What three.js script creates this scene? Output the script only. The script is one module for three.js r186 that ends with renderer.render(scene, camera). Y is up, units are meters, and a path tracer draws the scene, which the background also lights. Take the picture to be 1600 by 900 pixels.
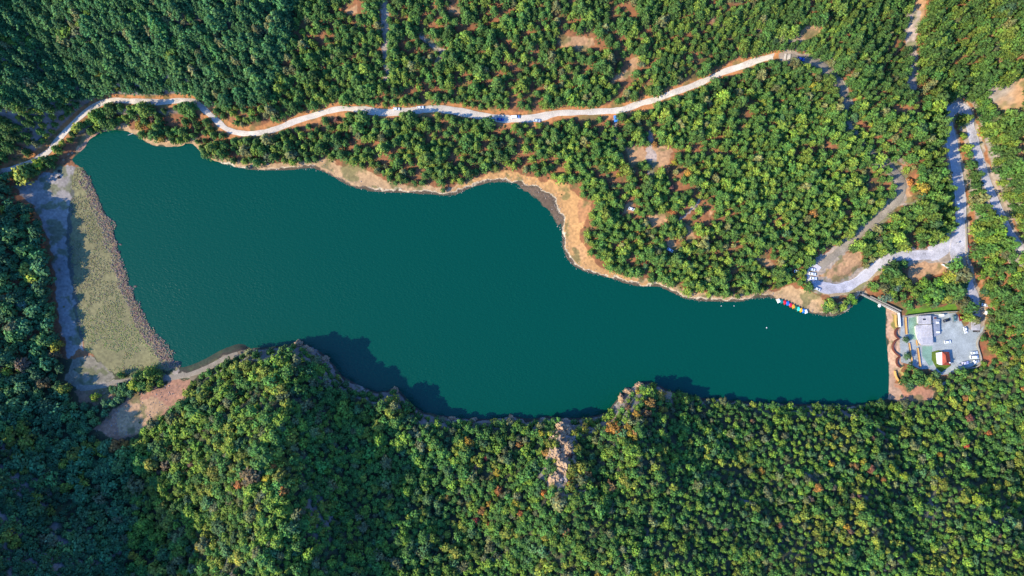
import * as THREE from 'three';
import { mergeGeometries } from 'three/addons/utils/BufferGeometryUtils.js';
import { RoundedBoxGeometry } from 'three/addons/geometries/RoundedBoxGeometry.js';

// ---------------------------------------------------------------- camera, sky, sun, exposure
const scene = new THREE.Scene();
const CAM_H = 480, HALF_W = 336;                       // metres above the lake, half the width of the view at lake level
const MPP = HALF_W / 800;                              // metres per photograph pixel at lake level
const camera = new THREE.PerspectiveCamera(2 * Math.atan(HALF_W * 9 / 16 / CAM_H) * 180 / Math.PI, 16 / 9, 1, 9000);
camera.position.set(0, CAM_H, 0); camera.up.set(0, 0, -1); camera.lookAt(0, 0, 0);
const renderer = new THREE.WebGLRenderer({ antialias: true });
renderer.toneMapping = THREE.LinearToneMapping; renderer.toneMappingExposure = 1.33;
renderer.shadowMap.enabled = true;
const SUN = new THREE.Vector3(-Math.cos(0.36), 0, Math.sin(0.36)).multiplyScalar(Math.cos(0.63)); SUN.y = Math.sin(0.63);
{ // clear deep-blue autumn sky, paler towards the horizon and around the sun
  const W = 256, H = 128, d = new Float32Array(W * H * 4), v = new THREE.Vector3();
  for (let j = 0; j < H; j++) for (let i = 0; i < W; i++) {
    const th = (j + 0.5) / H * Math.PI - Math.PI / 2, ph = ((i + 0.5) / W - 0.5) * 2 * Math.PI;
    v.set(Math.cos(th) * Math.cos(ph), Math.sin(th), Math.cos(th) * Math.sin(ph));
    const up = Math.max(0, v.y), hz = Math.pow(1 - up, 4), c = Math.max(0, v.dot(SUN)), glow = Math.pow(c, 24) * 0.6 + Math.pow(c, 7) * 0.9, o = (j * W + i) * 4;
    d[o] = 0.06 + 0.32 * hz + glow * 0.5; d[o + 1] = 0.25 + 0.36 * hz + glow * 0.9; d[o + 2] = 0.95 + 0.05 * hz + glow; d[o + 3] = 1;
    if (v.y < 0) { d[o] *= 0.5; d[o + 1] *= 0.5; d[o + 2] *= 0.4; }
  }
  const t = new THREE.DataTexture(d, W, H, THREE.RGBAFormat, THREE.FloatType);
  t.mapping = THREE.EquirectangularReflectionMapping; t.magFilter = THREE.LinearFilter; t.needsUpdate = true;
  scene.background = t; scene.environment = t;
}
const sun = new THREE.DirectionalLight(new THREE.Color(1, 0.9, 0.72), 5);
sun.position.copy(SUN).multiplyScalar(1200); sun.castShadow = true; sun.shadow.radius = 1;
Object.assign(sun.shadow.camera, { left: -480, right: 480, top: 400, bottom: -400, near: 10, far: 3000 }); sun.shadow.mapSize.set(4096, 4096);
scene.add(sun, sun.target);

// ---------------------------------------------------------------- helpers
function rng(seed) { let a = seed | 0; return () => { a = (a + 0x6d2b79f5) | 0; let t = Math.imul(a ^ (a >>> 15), 1 | a); t = (t + Math.imul(t ^ (t >>> 7), 61 | t)) ^ t; return ((t ^ (t >>> 14)) >>> 0) / 4294967296; }; }
const hash = (x, y) => { let n = Math.imul(x, 374761393) + Math.imul(y, 668265263); n = Math.imul(n ^ (n >>> 13), 1274126177); return ((n ^ (n >>> 16)) >>> 0) / 4294967296; };
function vnoise(x, y) {
  const i = Math.floor(x), j = Math.floor(y), u = x - i, v = y - j, a = u * u * (3 - 2 * u), b = v * v * (3 - 2 * v);
  return (hash(i, j) * (1 - a) + hash(i + 1, j) * a) * (1 - b) + (hash(i, j + 1) * (1 - a) + hash(i + 1, j + 1) * a) * b;
}
const fbm = (x, y, n = 4) => { let s = 0, a = 0.5, t = 0; for (let k = 0; k < n; k++) { s += a * vnoise(x + k * 17.3, y - k * 9.1); t += a; x *= 2.03; y *= 2.03; a *= 0.5; } return s / t; };
const clamp = (x, a = 0, b = 1) => Math.min(b, Math.max(a, x)), sstep = (a, b, x) => { const t = clamp((x - a) / (b - a)); return t * t * (3 - 2 * t); }, lerp = (a, b, t) => a + (b - a) * t;
const taken = new Map();
function numbered(name) { const n = taken.get(name) || 0; taken.set(name, n + 1); return n ? `${name}_${String(n).padStart(3, '0')}` : name; }
function tag(o, label, category, group, kind) { o.userData = { label, category }; if (group) o.userData.group = group; if (kind) o.userData.kind = kind; return o; }
const shade = (o) => { o.traverse((c) => { if (c.isMesh) { c.castShadow = true; c.receiveShadow = true; } }); return o; };
function base(name, label, category, [x, y, z], turn = 0, group) { const o = new THREE.Group(); o.name = numbered(name); o.position.set(x, y, z); o.rotation.y = turn; tag(o, label, category, group); scene.add(o); return o; }
function part(name, geo, mat, parent) { const m = new THREE.Mesh(Array.isArray(geo) ? mergeGeometries(geo.map((g) => g.index ? g.toNonIndexed() : g)) : geo, mat); m.name = name; m.castShadow = m.receiveShadow = true; parent.add(m); return m; }
function struct(name, geo, mat, label) { const m = part(numbered(name), geo, mat, scene); m.userData.kind = 'structure'; if (label) m.userData.label = label; return m; }
const bx = (w, h, d, x = 0, y = 0, z = 0) => new THREE.BoxGeometry(w, h, d).translate(x, y, z);
const rb = (w, h, d, r, x = 0, y = 0, z = 0) => new RoundedBoxGeometry(w, h, d, 2, r).translate(x, y, z);
const cyl = (r0, r1, h, n, x = 0, y = 0, z = 0) => new THREE.CylinderGeometry(r1, r0, h, n).translate(x, y + h / 2, z);
const std = (hex, roughness = 0.8, extra = {}) => new THREE.MeshStandardMaterial({ color: hex, roughness, ...extra });

// ---------------------------------------------------------------- outlines read off the photograph (pixels of 1600 x 900)
const P = (s) => s.trim().split(/\s+/).map((p) => p.split(',').map(Number));
const NORTH_SHORE = P('132,232 140,218 155,208 178,202 195,204 210,210 225,220 240,228 258,230 278,230 293,224 302,225 312,236 325,247 345,255 365,260 385,264 410,266 440,266 470,264 490,263 510,270 530,282 550,292 575,298 605,301 640,302 670,303 692,306 708,306 725,298 745,290 768,285 790,284 806,287 820,290 840,297 858,306 869,320 875,340 878,365 880,388 886,405 897,416 915,425 940,431 960,436 980,444 1000,447 1030,448 1048,456 1070,466 1095,470 1120,471 1150,472 1180,466 1200,464 1212,466 1225,474 1245,485 1265,488 1283,493 1305,494 1322,487 1333,478 1341,466 1345,460');
const DAM_SHORE = P('1385,481 1384,510 1387,560 1390,590 1388,622');
const SOUTH_SHORE = P('1370,629 1330,635 1280,634 1240,633 1200,632 1160,628 1120,625 1080,620 1060,615 1045,612 1030,603 1012,598 995,602 980,612 965,626 950,645 930,652 905,655 880,655 855,652 840,655 820,655 800,652 775,656 745,656 715,655 685,650 660,645 640,632 630,618 618,607 605,612 590,615 570,608 550,598 535,590 523,575 510,560 495,548 478,540 465,537 445,542 420,544 395,545 370,548 350,555 330,566 310,577 290,583 276,581');
const MAT_EDGE = P('277,573 262,550 245,528 228,500 212,470 200,440 192,415 185,390 175,355 160,325 150,300 140,280 130,262 118,258 110,250 120,242');
const LAKE = [...NORTH_SHORE, ...DAM_SHORE, ...SOUTH_SHORE, ...MAT_EDGE];
const MAT = [...MAT_EDGE.slice(0, 13), ...P('118,265 112,300 110,340 108,380 112,420 118,455 124,490 128,520 132,545 150,560 178,586 220,584 260,580')];
const MUD = P('808,290 816,297 826,301 830,308 841,313 846,322 856,328 862,338 869,350 874,358 876,344 871,322 860,308 840,298 820,291');
const PLAZA = P('1409,496 1440,492 1468,490 1492,489 1500,497 1505,509 1518,516 1530,512 1537,508 1536,517 1528,528 1525,537 1528,548 1531,560 1528,569 1515,574 1497,577 1480,585 1470,586 1461,581 1450,576 1438,577 1424,570 1408,566 1406,530');
const DIRT_ROAD = P('-30,272 0,268 30,262 55,250 75,238 90,220 105,203 125,183 145,168 170,158 210,158 250,160 285,157 305,160 320,172 335,185 355,202 375,208 400,208 430,202 460,190 490,181 530,170 560,171 600,176 640,174 680,170 720,175 760,183 800,186 840,184 870,177 900,176 940,174 970,172 1000,162 1030,154 1048,146 1075,137 1100,127 1130,113 1160,103 1185,94 1215,88 1235,89');
const FOREST_ROAD = P('1228,89 1250,92 1275,98 1298,114 1315,138 1324,165 1327,190 1334,207 1350,228 1378,252 1402,272 1410,288 1404,310 1390,326 1368,345 1345,362 1320,385 1296,405 1280,419');
const LAKE_ROAD = P('1277,413 1269,424 1268,436 1278,446 1300,451 1325,447 1345,435 1370,415 1395,402 1430,399 1462,398 1482,399 1500,398');
const HAIRPIN = P('1524,516 1527,490 1522,466 1513,440 1504,415 1499,390 1501,350 1500,310 1496,270 1487,225 1480,195 1484,176 1497,167 1510,175 1516,200 1528,240 1544,290 1560,328 1576,362 1602,394 1640,420');
const FILLET = P('1452,397 1472,390 1485,376 1492,352');
const SHORE_TRACK = P('125,607 155,604 190,597 225,591 262,591 300,584 330,572 352,560 372,553');

// ---------------------------------------------------------------- terrain heights: spots read off the photograph (pixel, pixel, metres), joined by a thin-plate spline
const SPOTS = P(`0,0,70 150,0,75 300,0,66 400,0,58 460,20,40 500,0,47 480,80,30 440,120,22 0,100,55 150,80,46 300,80,42 380,80,40 0,180,30 60,180,20 150,145,12 250,140,14 330,150,12 0,240,9 0,268,6 100,210,6 55,250,4
550,0,50 700,0,52 850,0,51 1000,0,52 1150,0,56 1300,0,60 1420,0,50 1428,100,38 1500,0,62 1600,0,72 550,90,28 700,90,28 850,90,30 1000,90,32 1150,70,36 1250,70,40 1350,70,42
400,208,9 530,172,13 700,172,14 850,182,15 1000,165,20 1100,127,25 1200,92,31 1270,97,33 1320,150,30 1345,225,26 1400,290,18 1320,385,10 1270,430,6 1300,450,5 1370,415,8 1470,397,11 1500,330,14 1482,210,20 1497,167,23 1530,240,25 1575,360,27 1600,392,28
600,240,8 800,230,9 950,250,12 950,350,8 1100,250,18 1200,200,26 1250,250,24 1150,350,14 1250,350,14 1050,400,6 1600,200,42 1600,100,56 1550,150,36 1440,200,34 1446,260,28 1440,330,20 1600,300,36 1560,450,12 1600,450,22 1530,500,4 1560,560,6 1600,560,14 1600,650,24
1470,530,2.5 1420,500,2.5 1420,570,2.5 1520,540,2.6 1395,550,1.6 1392,500,1.6 1395,605,1.6 1430,600,2 1420,460,4 1460,440,6 1380,440,5 1450,620,5 1500,640,8 1400,650,8 1300,655,10 1200,655,9 1100,650,9 1050,640,12
1050,750,45 1200,750,34 1350,750,36 1500,750,36 1600,750,40 1000,900,75 1150,900,70 1300,900,70 1450,900,74 1600,900,80 1000,615,14 1000,660,28 970,700,30 885,662,11 885,690,26 880,740,40 900,820,56 900,900,68 840,680,10 820,750,28 930,700,16 760,670,8 700,680,10
700,760,20 650,720,15 560,650,12 600,700,18 550,760,24 620,830,30 700,900,42 600,900,40 800,820,38 800,900,48 625,622,13 470,548,14 490,572,17 460,600,24 440,650,38 430,720,56 420,800,66 410,900,76 505,625,17 490,700,38 400,570,14 370,600,18 330,620,14 300,650,16 350,700,32 280,720,24 250,800,28 300,850,38 340,780,38 230,900,34
200,690,12 200,760,17 205,830,22 195,900,27 230,640,5 200,660,7 280,610,3 160,620,2.5 230,595,1.5 320,575,2 150,700,15 100,760,30 60,830,48 0,900,74 0,800,60 0,700,38 50,680,24 100,660,13 0,620,18 60,610,8 120,860,50 140,800,33 -120,700,48 -150,800,76 -150,900,98 -100,600,32 60,960,86 -120,1000,116
60,560,4 100,520,1.6 70,450,3 40,400,8 0,350,15 0,450,17 0,540,14 -100,400,36 -100,250,28 -100,100,70 -100,-50,95 150,400,0.3 200,520,0.3 120,300,0.5 140,560,0.5 40,300,3 -260,300,8 -260,450,10 -260,550,16 -260,650,30 -260,800,66 -260,950,100 -260,100,60 -120,520,22 -60,560,18 1700,100,60 1700,400,40 1700,700,45 300,-100,80 800,-100,70 1300,-100,80 400,1000,90 800,1000,75 1200,1000,85`).map(([u, v, h]) => [(u - 800) * MPP * (CAM_H - h) / CAM_H, (v - 450) * MPP * (CAM_H - h) / CAM_H, h]);
const toXZ = ([u, v]) => [(u - 800) * MPP, (v - 450) * MPP];            // at lake level
const lakeXZ = LAKE.map(toXZ), southXZ = [...SOUTH_SHORE.slice(1, 56)].map(toXZ);
for (let i = 0; i < NORTH_SHORE.length; i += 4) { const [x, z] = toXZ(NORTH_SHORE[i]); SPOTS.push([x, z, 0.5]); }
const spline = (() => {
  const n = SPOTS.length, N = n + 3, A = Array.from({ length: N }, () => new Float64Array(N + 1)), K = 1 / 100;
  const U = (d2) => d2 > 0 ? d2 * Math.log(d2) * 0.5 : 0, X = SPOTS.map((p) => p[0] * K), Z = SPOTS.map((p) => p[1] * K);
  for (let i = 0; i < n; i++) {
    for (let j = 0; j < n; j++) A[i][j] = i === j ? 0.012 : U((X[i] - X[j]) ** 2 + (Z[i] - Z[j]) ** 2);
    A[i][n] = A[n][i] = 1; A[i][n + 1] = A[n + 1][i] = X[i]; A[i][n + 2] = A[n + 2][i] = Z[i]; A[i][N] = SPOTS[i][2];
  }
  for (let c = 0; c < N; c++) {
    let p = c; for (let r = c + 1; r < N; r++) if (Math.abs(A[r][c]) > Math.abs(A[p][c])) p = r;
    const row = A[p]; A[p] = A[c]; A[c] = row;
    for (let r = c + 1; r < N; r++) { const f = A[r][c] / A[c][c]; if (f) for (let k = c; k <= N; k++) A[r][k] -= f * A[c][k]; }
  }
  const w = new Float64Array(N);
  for (let r = N - 1; r >= 0; r--) { let s = A[r][N]; for (let k = r + 1; k < N; k++) s -= A[r][k] * w[k]; w[r] = s / A[r][r]; }
  return (x, z) => { x *= K; z *= K; let s = w[n] + w[n + 1] * x + w[n + 2] * z; for (let i = 0; i < n; i++) { const d = (X[i] - x) ** 2 + (Z[i] - z) ** 2; if (d > 0) s += w[i] * d * Math.log(d) * 0.5; } return s; };
})();
const inside = (poly, x, z) => { let c = false; for (let i = 0, j = poly.length - 1; i < poly.length; j = i++) { const a = poly[i], b = poly[j]; if ((a[1] > z) !== (b[1] > z) && x < (b[0] - a[0]) * (z - a[1]) / (b[1] - a[1]) + a[0]) c = !c; } return c; };
function toLine(line, x, z, closed) {                 // distance to a polyline and where on it
  let best = 1e9, at = 0; const n = line.length;
  for (let i = 0; i < n - (closed ? 0 : 1); i++) {
    const a = line[i], b = line[(i + 1) % n], dx = b[0] - a[0], dz = b[1] - a[1], t = clamp(((x - a[0]) * dx + (z - a[1]) * dz) / (dx * dx + dz * dz + 1e-9)), d = (x - a[0] - t * dx) ** 2 + (z - a[1] - t * dz) ** 2;
    if (d < best) { best = d; at = i + t; }
  }
  return [Math.sqrt(best), at];
}
const matXZ = MAT.map(toXZ), mudXZ = MUD.map(toXZ), plazaXZ = PLAZA.map((p) => { const [x, z] = toXZ(p); return [x * (CAM_H - 2.5) / CAM_H, z * (CAM_H - 2.5) / CAM_H]; });
const GX0 = -450, GZ0 = -300, GS = 2, GN = 451, GM = 301, grid = new Float32Array(GN * GM);
for (let j = 0; j < GM; j++) for (let i = 0; i < GN; i++) {
  const x = GX0 + i * GS, z = GZ0 + j * GS, [d] = toLine(lakeXZ, x, z, true), inLake = inside(lakeXZ, x, z);
  let h;
  if (inLake) {
    h = -0.05 - Math.min(5, d * 0.16 + 0.02 * d * d * 0.2);
    if (inside(mudXZ, x, z)) h = 0.06 + 0.08 * vnoise(x, z); else { const [m] = toLine(mudXZ, x, z, true); if (m < 8) h = Math.max(h, -0.05 - m * 0.12); }
  } else {
    const cliff = toLine(southXZ, x, z)[0] < d + 3 ? 1 : 0, reach = cliff ? 7 : 22;
    h = Math.max(0.25, spline(x, z));
    const rough = sstep(2, 30, h);
    h += rough * ((fbm(x / 34, z / 34, 4) - 0.5) * (z > 20 ? 19 : 8) + (fbm(x / 9 + 40, z / 9, 3) - 0.5) * 2.4);
    if (cliff) h += rough * 3 * Math.abs(fbm(x / 12 + 9, z / 12, 3) - 0.5);
    h = lerp(0.12 + d * (cliff ? 0.5 : 0.06), h, sstep(0, reach, d));
    if (inside(matXZ, x, z)) h = 0.16 + 0.25 * (vnoise(x / 3, z / 3) - 0.3); else { const [m] = toLine(matXZ, x, z, true); if (m < 10) h = lerp(0.3, h, sstep(0, 10, m)); }
    const inP = inside(plazaXZ, x, z), [p] = inP ? [0] : toLine(plazaXZ, x, z, true);
    if (p < 6) h = lerp(2.5, h, sstep(2, 6, p));
  }
  grid[j * GN + i] = h;
}
function ground(x, z) {
  const u = clamp((x - GX0) / GS, 0, GN - 1.001), v = clamp((z - GZ0) / GS, 0, GM - 1.001), i = Math.floor(u), j = Math.floor(v), a = u - i, b = v - j, o = j * GN + i;
  return (grid[o] * (1 - a) + grid[o + 1] * a) * (1 - b) + (grid[o + GN] * (1 - a) + grid[o + GN + 1] * a) * b;
}
function at([u, v], lift = 0) {                        // the spot of ground seen at a pixel of the photograph
  const X = (u - 800) * MPP, Z = (v - 450) * MPP; let hi = 170, lo = 0, h = 170;
  for (; h > -6; h -= 1.5) { const k = (CAM_H - h) / CAM_H; if (ground(X * k, Z * k) >= h) break; }
  lo = h; hi = h + 1.5;
  for (let n = 0; n < 9; n++) { const m = (lo + hi) / 2, k = (CAM_H - m) / CAM_H; if (ground(X * k, Z * k) >= m) lo = m; else hi = m; }
  const k = (CAM_H - lo) / CAM_H;
  return new THREE.Vector3(X * k, lo + lift, Z * k);
}
const toPx = (x, y, z) => { const k = CAM_H / (CAM_H - y) / MPP; return [800 + x * k, 450 + z * k]; };
// roads: graded beds cut into the ground
function roadLine(px, w0, w1 = w0, flare) {
  const c = new THREE.CatmullRomCurve3(px.map((p) => at(p)), false, 'centripetal'), n = Math.ceil(c.getLength() / 2.5), pts = c.getSpacedPoints(n);
  for (let s = 0; s < 12; s++) for (let i = 1; i < pts.length - 1; i++) pts[i].y = (pts[i - 1].y + pts[i].y * 2 + pts[i + 1].y) / 4;
  return { pts, xz: pts.map((p) => [p.x, p.z]), width: (i) => { const t = i / n; return lerp(w0, w1, t) + (flare ? flare(t) : 0); } };
}
const roads = { dirt: roadLine(DIRT_ROAD, 3.7, 3.5, (t) => (t > 0.5 && t < 0.72 ? 1 : 0)), forest: roadLine(FOREST_ROAD, 4, 5), lake: roadLine(LAKE_ROAD, 6.4, 6, (t) => Math.max(0, t - 0.86) * 60), hairpin: roadLine(HAIRPIN, 5.4, 5.2, (t) => 6.5 * Math.exp(-(((t - 0.215) / 0.04) ** 2)) + 1.6 * sstep(0.25, 0.3, t) * (1 - sstep(0.55, 0.62, t))), fillet: roadLine(FILLET, 9), track: roadLine(SHORE_TRACK, 3.2, 3.4) };
for (const p of roads.hairpin.pts.slice(0, 8)) p.y = lerp(2.62, p.y, clamp((p.distanceTo(roads.hairpin.pts[0]) - 3) / 16));
for (let j = 0; j < GM; j++) for (let i = 0; i < GN; i++) {
  const x = GX0 + i * GS, z = GZ0 + j * GS; let sw = 0, sh = 0, mw = 0;
  for (const r of Object.values(roads)) {
    const [d, t] = toLine(r.xz, x, z); if (d > 14) continue;
    const k = Math.floor(t), y = lerp(r.pts[k].y, r.pts[Math.min(k + 1, r.pts.length - 1)].y, t - k), half = r.width(t) / 2 + 1.8, w = 1 - sstep(half, half + 4, d);
    if (w > 0) { sw += w; sh += w * y; mw = Math.max(mw, w); }
  }
  if (mw > 0) grid[j * GN + i] = lerp(grid[j * GN + i], sh / sw, mw);
}

// ---------------------------------------------------------------- what covers the ground: a plan drawn in outline (soil, sand, gravel, rock) and a plan of where trees cannot stand
const plan = document.createElement('canvas'); plan.width = 1600; plan.height = 900; const pc = plan.getContext('2d');
const bare = document.createElement('canvas'); bare.width = 1600; bare.height = 900; const bc = bare.getContext('2d');
const draw = (c, pts, fill, close = true, w) => { c.beginPath(); pts.forEach(([x, y], i) => i ? c.lineTo(x, y) : c.moveTo(x, y)); if (close) c.closePath(); if (w) { c.lineWidth = w; c.strokeStyle = fill; c.lineJoin = c.lineCap = 'round'; c.stroke(); } else { c.fillStyle = fill; c.fill(); } };
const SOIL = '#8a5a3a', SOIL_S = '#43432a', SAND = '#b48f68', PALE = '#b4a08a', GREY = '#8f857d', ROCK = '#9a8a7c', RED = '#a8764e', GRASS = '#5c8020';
bc.fillStyle = '#000'; bc.fillRect(0, 0, 1600, 900);
pc.fillStyle = SOIL; pc.fillRect(0, 0, 1600, 900);
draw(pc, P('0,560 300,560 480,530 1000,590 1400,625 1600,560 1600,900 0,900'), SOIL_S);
draw(pc, P('0,0 440,0 440,150 150,150 0,240'), '#5a4a36');
const clear = (s, col, trees = true) => { const p = P(s); draw(pc, p, col); if (trees) { draw(bc, p, '#fff'); draw(bc, p, '#fff', true, 7); } };
// shore strips, then wider beaches
draw(pc, NORTH_SHORE, SAND, false, 22); draw(bc, NORTH_SHORE.slice(16), '#fff', false, 17); draw(bc, NORTH_SHORE.slice(0, 17), '#fff', false, 9);
draw(pc, NORTH_SHORE.slice(14), '#d2bd9e', false, 7); draw(pc, SOUTH_SHORE, ROCK, false, 14); draw(bc, SOUTH_SHORE.slice(16), '#fff', false, 7); draw(bc, SOUTH_SHORE.slice(0, 17), '#fff', false, 2); draw(bc, MAT_EDGE, '#fff', false, 12); draw(bc, P('96,300 114,300 118,440 140,560 112,562 96,470'), '#fff'); draw(bc, P('90,240 135,205 150,212 132,262 95,262'), '#fff'); draw(bc, P('1340,456 1372,468 1404,484'), '#fff', false, 20);
clear('485,264 505,248 540,258 580,266 605,284 650,292 700,296 690,308 560,300', SAND);
clear('690,308 730,285 775,268 812,270 850,282 890,290 918,318 916,345 906,362 912,392 935,414 980,434 1040,446 1060,462 980,450 900,425 870,380 860,310 800,290 740,300', '#bb8b58');
clear('905,312 925,318 918,345 904,350', RED); clear('892,388 912,382 918,400 906,412', '#b98a5c');
draw(pc, NORTH_SHORE.slice(24), '#d2bd9e', false, 8);
clear('1185,468 1215,452 1240,446 1258,452 1282,466 1290,478 1280,492 1262,490 1245,486 1215,468', '#b8946c');
clear('1285,492 1310,496 1330,482 1341,462 1330,470 1318,472 1302,478', PALE, false);
draw(pc, P('132,232 155,206 178,200'), '#a8806a', false, 14);
// west flat, gravel, reeds
clear('20,290 60,278 95,262 118,262 112,330 108,390 116,450 124,500 130,545 105,560 99,520 88,470 82,400 68,345 48,318', GREY);
clear('112,560 140,556 168,575 178,592 150,605 120,606 100,592', '#7d7360');
draw(pc, MAT, '#7d7550'); draw(bc, MAT, '#fff');
draw(pc, P('145,300 165,340 180,390 192,430 208,470 225,505 245,535 268,570'), '#80684f', false, 11);
draw(pc, P('112,300 109,350 108,390 114,440 122,490 128,530'), '#55544a', false, 7);
clear('146,672 175,645 185,632 215,615 250,604 300,590 292,618 268,640 240,660 215,682 190,690', '#a8795e');
clear('180,640 205,628 250,622 262,638 215,680 190,685', '#b08a66');
clear('115,612 160,606 185,622 150,632 125,628', '#8a6a50');
draw(pc, SHORE_TRACK, '#8f8270', false, 9); draw(bc, SHORE_TRACK, '#fff', false, 10);
draw(pc, P('440,566 400,552 372,552 340,562 300,588'), '#7c6c58', false, 12);
draw(bc, P('372,552 340,562 300,588 262,592'), '#fff', false, 16);
// clearings in the pinewood
for (const s of ['872,62 898,56 925,62 928,72 905,80 876,74', '985,92 998,88 996,108 984,114', '940,134 970,118 985,108 988,114 960,130 944,138', '1232,62 1262,44 1282,42 1280,56 1250,62 1236,68', '1014,232 1040,228 1055,240 1040,262 1016,262', '975,232 1005,228 1012,248 985,262', '1540,150 1600,120 1600,200 1552,180', '1575,220 1600,205 1600,260 1580,250', '1008,342 1040,330 1044,346 1020,356', '1040,376 1058,378 1060,398 1044,400', '1400,282 1420,285 1425,310 1400,330 1392,322', '1066,350 1078,345 1090,372 1076,380', '1280,424 1315,400 1345,390 1345,420 1320,442 1290,440', '1420,408 1460,404 1478,410 1488,424 1465,432 1440,432 1428,450 1418,430', '1430,0 1448,0 1440,30 1425,25', '700,12 722,18 716,26 700,22', '543,14 560,8 560,22 545,24', '1180,398 1205,405 1215,420 1190,420', '975,320 990,318 992,334 970,336', '1108,330 1118,326 1112,340'])
  clear(s, '#ab825e');
for (const [s, w] of [['600,-5 601,30 604,60 603,100 608,120', 14], ['1016,238 1017,265 1021,300', 14], ['1428,20 1424,70 1426,115 1420,140', 19], ['1017,200 1018,240', 7], ['958,190 962,215 968,245', 7], ['1130,240 1090,320 1060,345', 4], ['660,60 690,80 685,100', 9], ['1392,322 1440,314 1480,304', 5], ['150,195 180,203', 8]]) { draw(pc, P(s), '#a08c80', false, w); draw(bc, P(s), '#fff', false, w); }
for (const [l, w] of [[DIRT_ROAD, 21], [FOREST_ROAD, 18], [LAKE_ROAD, 22], [HAIRPIN, 22], [FILLET, 20]]) { draw(pc, l, l === DIRT_ROAD ? '#b07648' : '#9a8878', false, w + 4); if (l === FOREST_ROAD) { draw(bc, l.slice(0, 6), '#fff', false, w); draw(bc, l.slice(6, 11), '#fff', false, 7); draw(bc, l.slice(10), '#fff', false, w + 3); } else draw(bc, l, '#fff', false, w + (l === HAIRPIN ? 8 : 1)); }
draw(bc, HAIRPIN.slice(6, 11).map(([u, v]) => [u - 9, v + 2]), '#fff', false, 18); draw(bc, HAIRPIN.slice(14).map(([u, v]) => [u - 9, v + 2]), '#fff', false, 18);
clear('1270,444 1300,458 1340,444 1372,420 1380,424 1345,452 1310,468 1285,462', '#a8906e');
// dam, court and banks
clear('1384,480 1404,490 1412,530 1408,566 1402,600 1440,605 1462,612 1455,625 1420,628 1386,624 1388,590', '#b08c72');
clear('1392,490 1402,492 1402,512 1396,515', '#8f7c44');
draw(pc, PLAZA, GREY); draw(bc, PLAZA, '#fff'); draw(bc, PLAZA, '#fff', true, 5);
clear('1418,484 1494,474 1496,488 1440,491 1414,494', GRASS);
clear('1404,572 1412,580 1430,600 1412,606', '#b8a060', false);
clear('1400,602 1440,606 1462,612 1452,624 1420,628', '#b07a5c', false);
clear('1526,538 1536,540 1552,555 1545,565 1530,560', '#8e5238');
draw(pc, P('885,652 892,668 886,684 880,700 884,720 876,738 868,762 880,775 900,768'), '#cda582', false, 30);
draw(bc, P('885,660 886,684 880,700 880,735 872,752'), '#fff', false, 21); draw(bc, P('964,634 972,620 985,608 1000,600 1012,599'), '#fff', false, 13);
draw(pc, LAKE, '#3a4030'); draw(pc, NORTH_SHORE.slice(16), '#5a4a38', false, 5); draw(pc, SOUTH_SHORE.slice(2), '#403a30', false, 4);
draw(pc, MUD, '#6a5542'); draw(bc, LAKE, '#fff');
const planPx = pc.getImageData(0, 0, 1600, 900).data, barePx = bc.getImageData(0, 0, 1600, 900).data;
const isBare = (u, v) => { u = Math.round(u); v = Math.round(v); return u < 0 || v < 0 || u > 1599 || v > 899 ? 0 : barePx[(v * 1600 + u) * 4] / 255; };
const TW = 2048, TH = 1366, EX = 800, EZ = 533.6, tex = new Uint8Array(TW * TH * 4);
for (let j = 0; j < TH; j++) for (let i = 0; i < TW; i++) {
  const x = ((i + 0.5) / TW - 0.5) * EX, z = ((j + 0.5) / TH - 0.5) * EZ, h = ground(x, z);
  let [u, v] = toPx(x, Math.max(0, h), z);
  u += (fbm(x / 5, z / 5, 3) - 0.5) * 13; v += (fbm(x / 5 + 70, z / 5, 3) - 0.5) * 13;
  u = clamp(Math.round(u), 0, 1599); v = clamp(Math.round(v), 0, 899);
  const o = (v * 1600 + u) * 4, q = (j * TW + i) * 4;
  let r = planPx[o], g = planPx[o + 1], b = planPx[o + 2];
  if (h > 0.3) {                                       // litter, grass tufts, bared rock where it is steep
    const sl = Math.hypot(ground(x + 1.5, z) - ground(x - 1.5, z), ground(x, z + 1.5) - ground(x, z - 1.5)) / 3, k = sstep(1.0, 1.6, sl + (fbm(x / 7, z / 7, 3) - 0.5) * 0.5);
    r = lerp(r, 138, k); g = lerp(g, 126, k); b = lerp(b, 116, k);
    const gr = sstep(0.55, 0.7, fbm(x / 6 + 33, z / 6, 4)) * 0.55 * (1 - k); r = lerp(r, 84, gr); g = lerp(g, 88, gr); b = lerp(b, 46, gr);
  }
  const f = 0.8 + 0.42 * fbm(x / 1.1, z / 1.1, 3) * (0.6 + 0.8 * fbm(x / 14 + 5, z / 14, 3));
  tex[q] = clamp(r * f, 0, 255); tex[q + 1] = clamp(g * f, 0, 255); tex[q + 2] = clamp(b * f * 0.97, 0, 255); tex[q + 3] = 255;
}
const groundMap = new THREE.DataTexture(tex, TW, TH); groundMap.colorSpace = THREE.SRGBColorSpace; groundMap.magFilter = THREE.LinearFilter; groundMap.needsUpdate = true;
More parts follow.
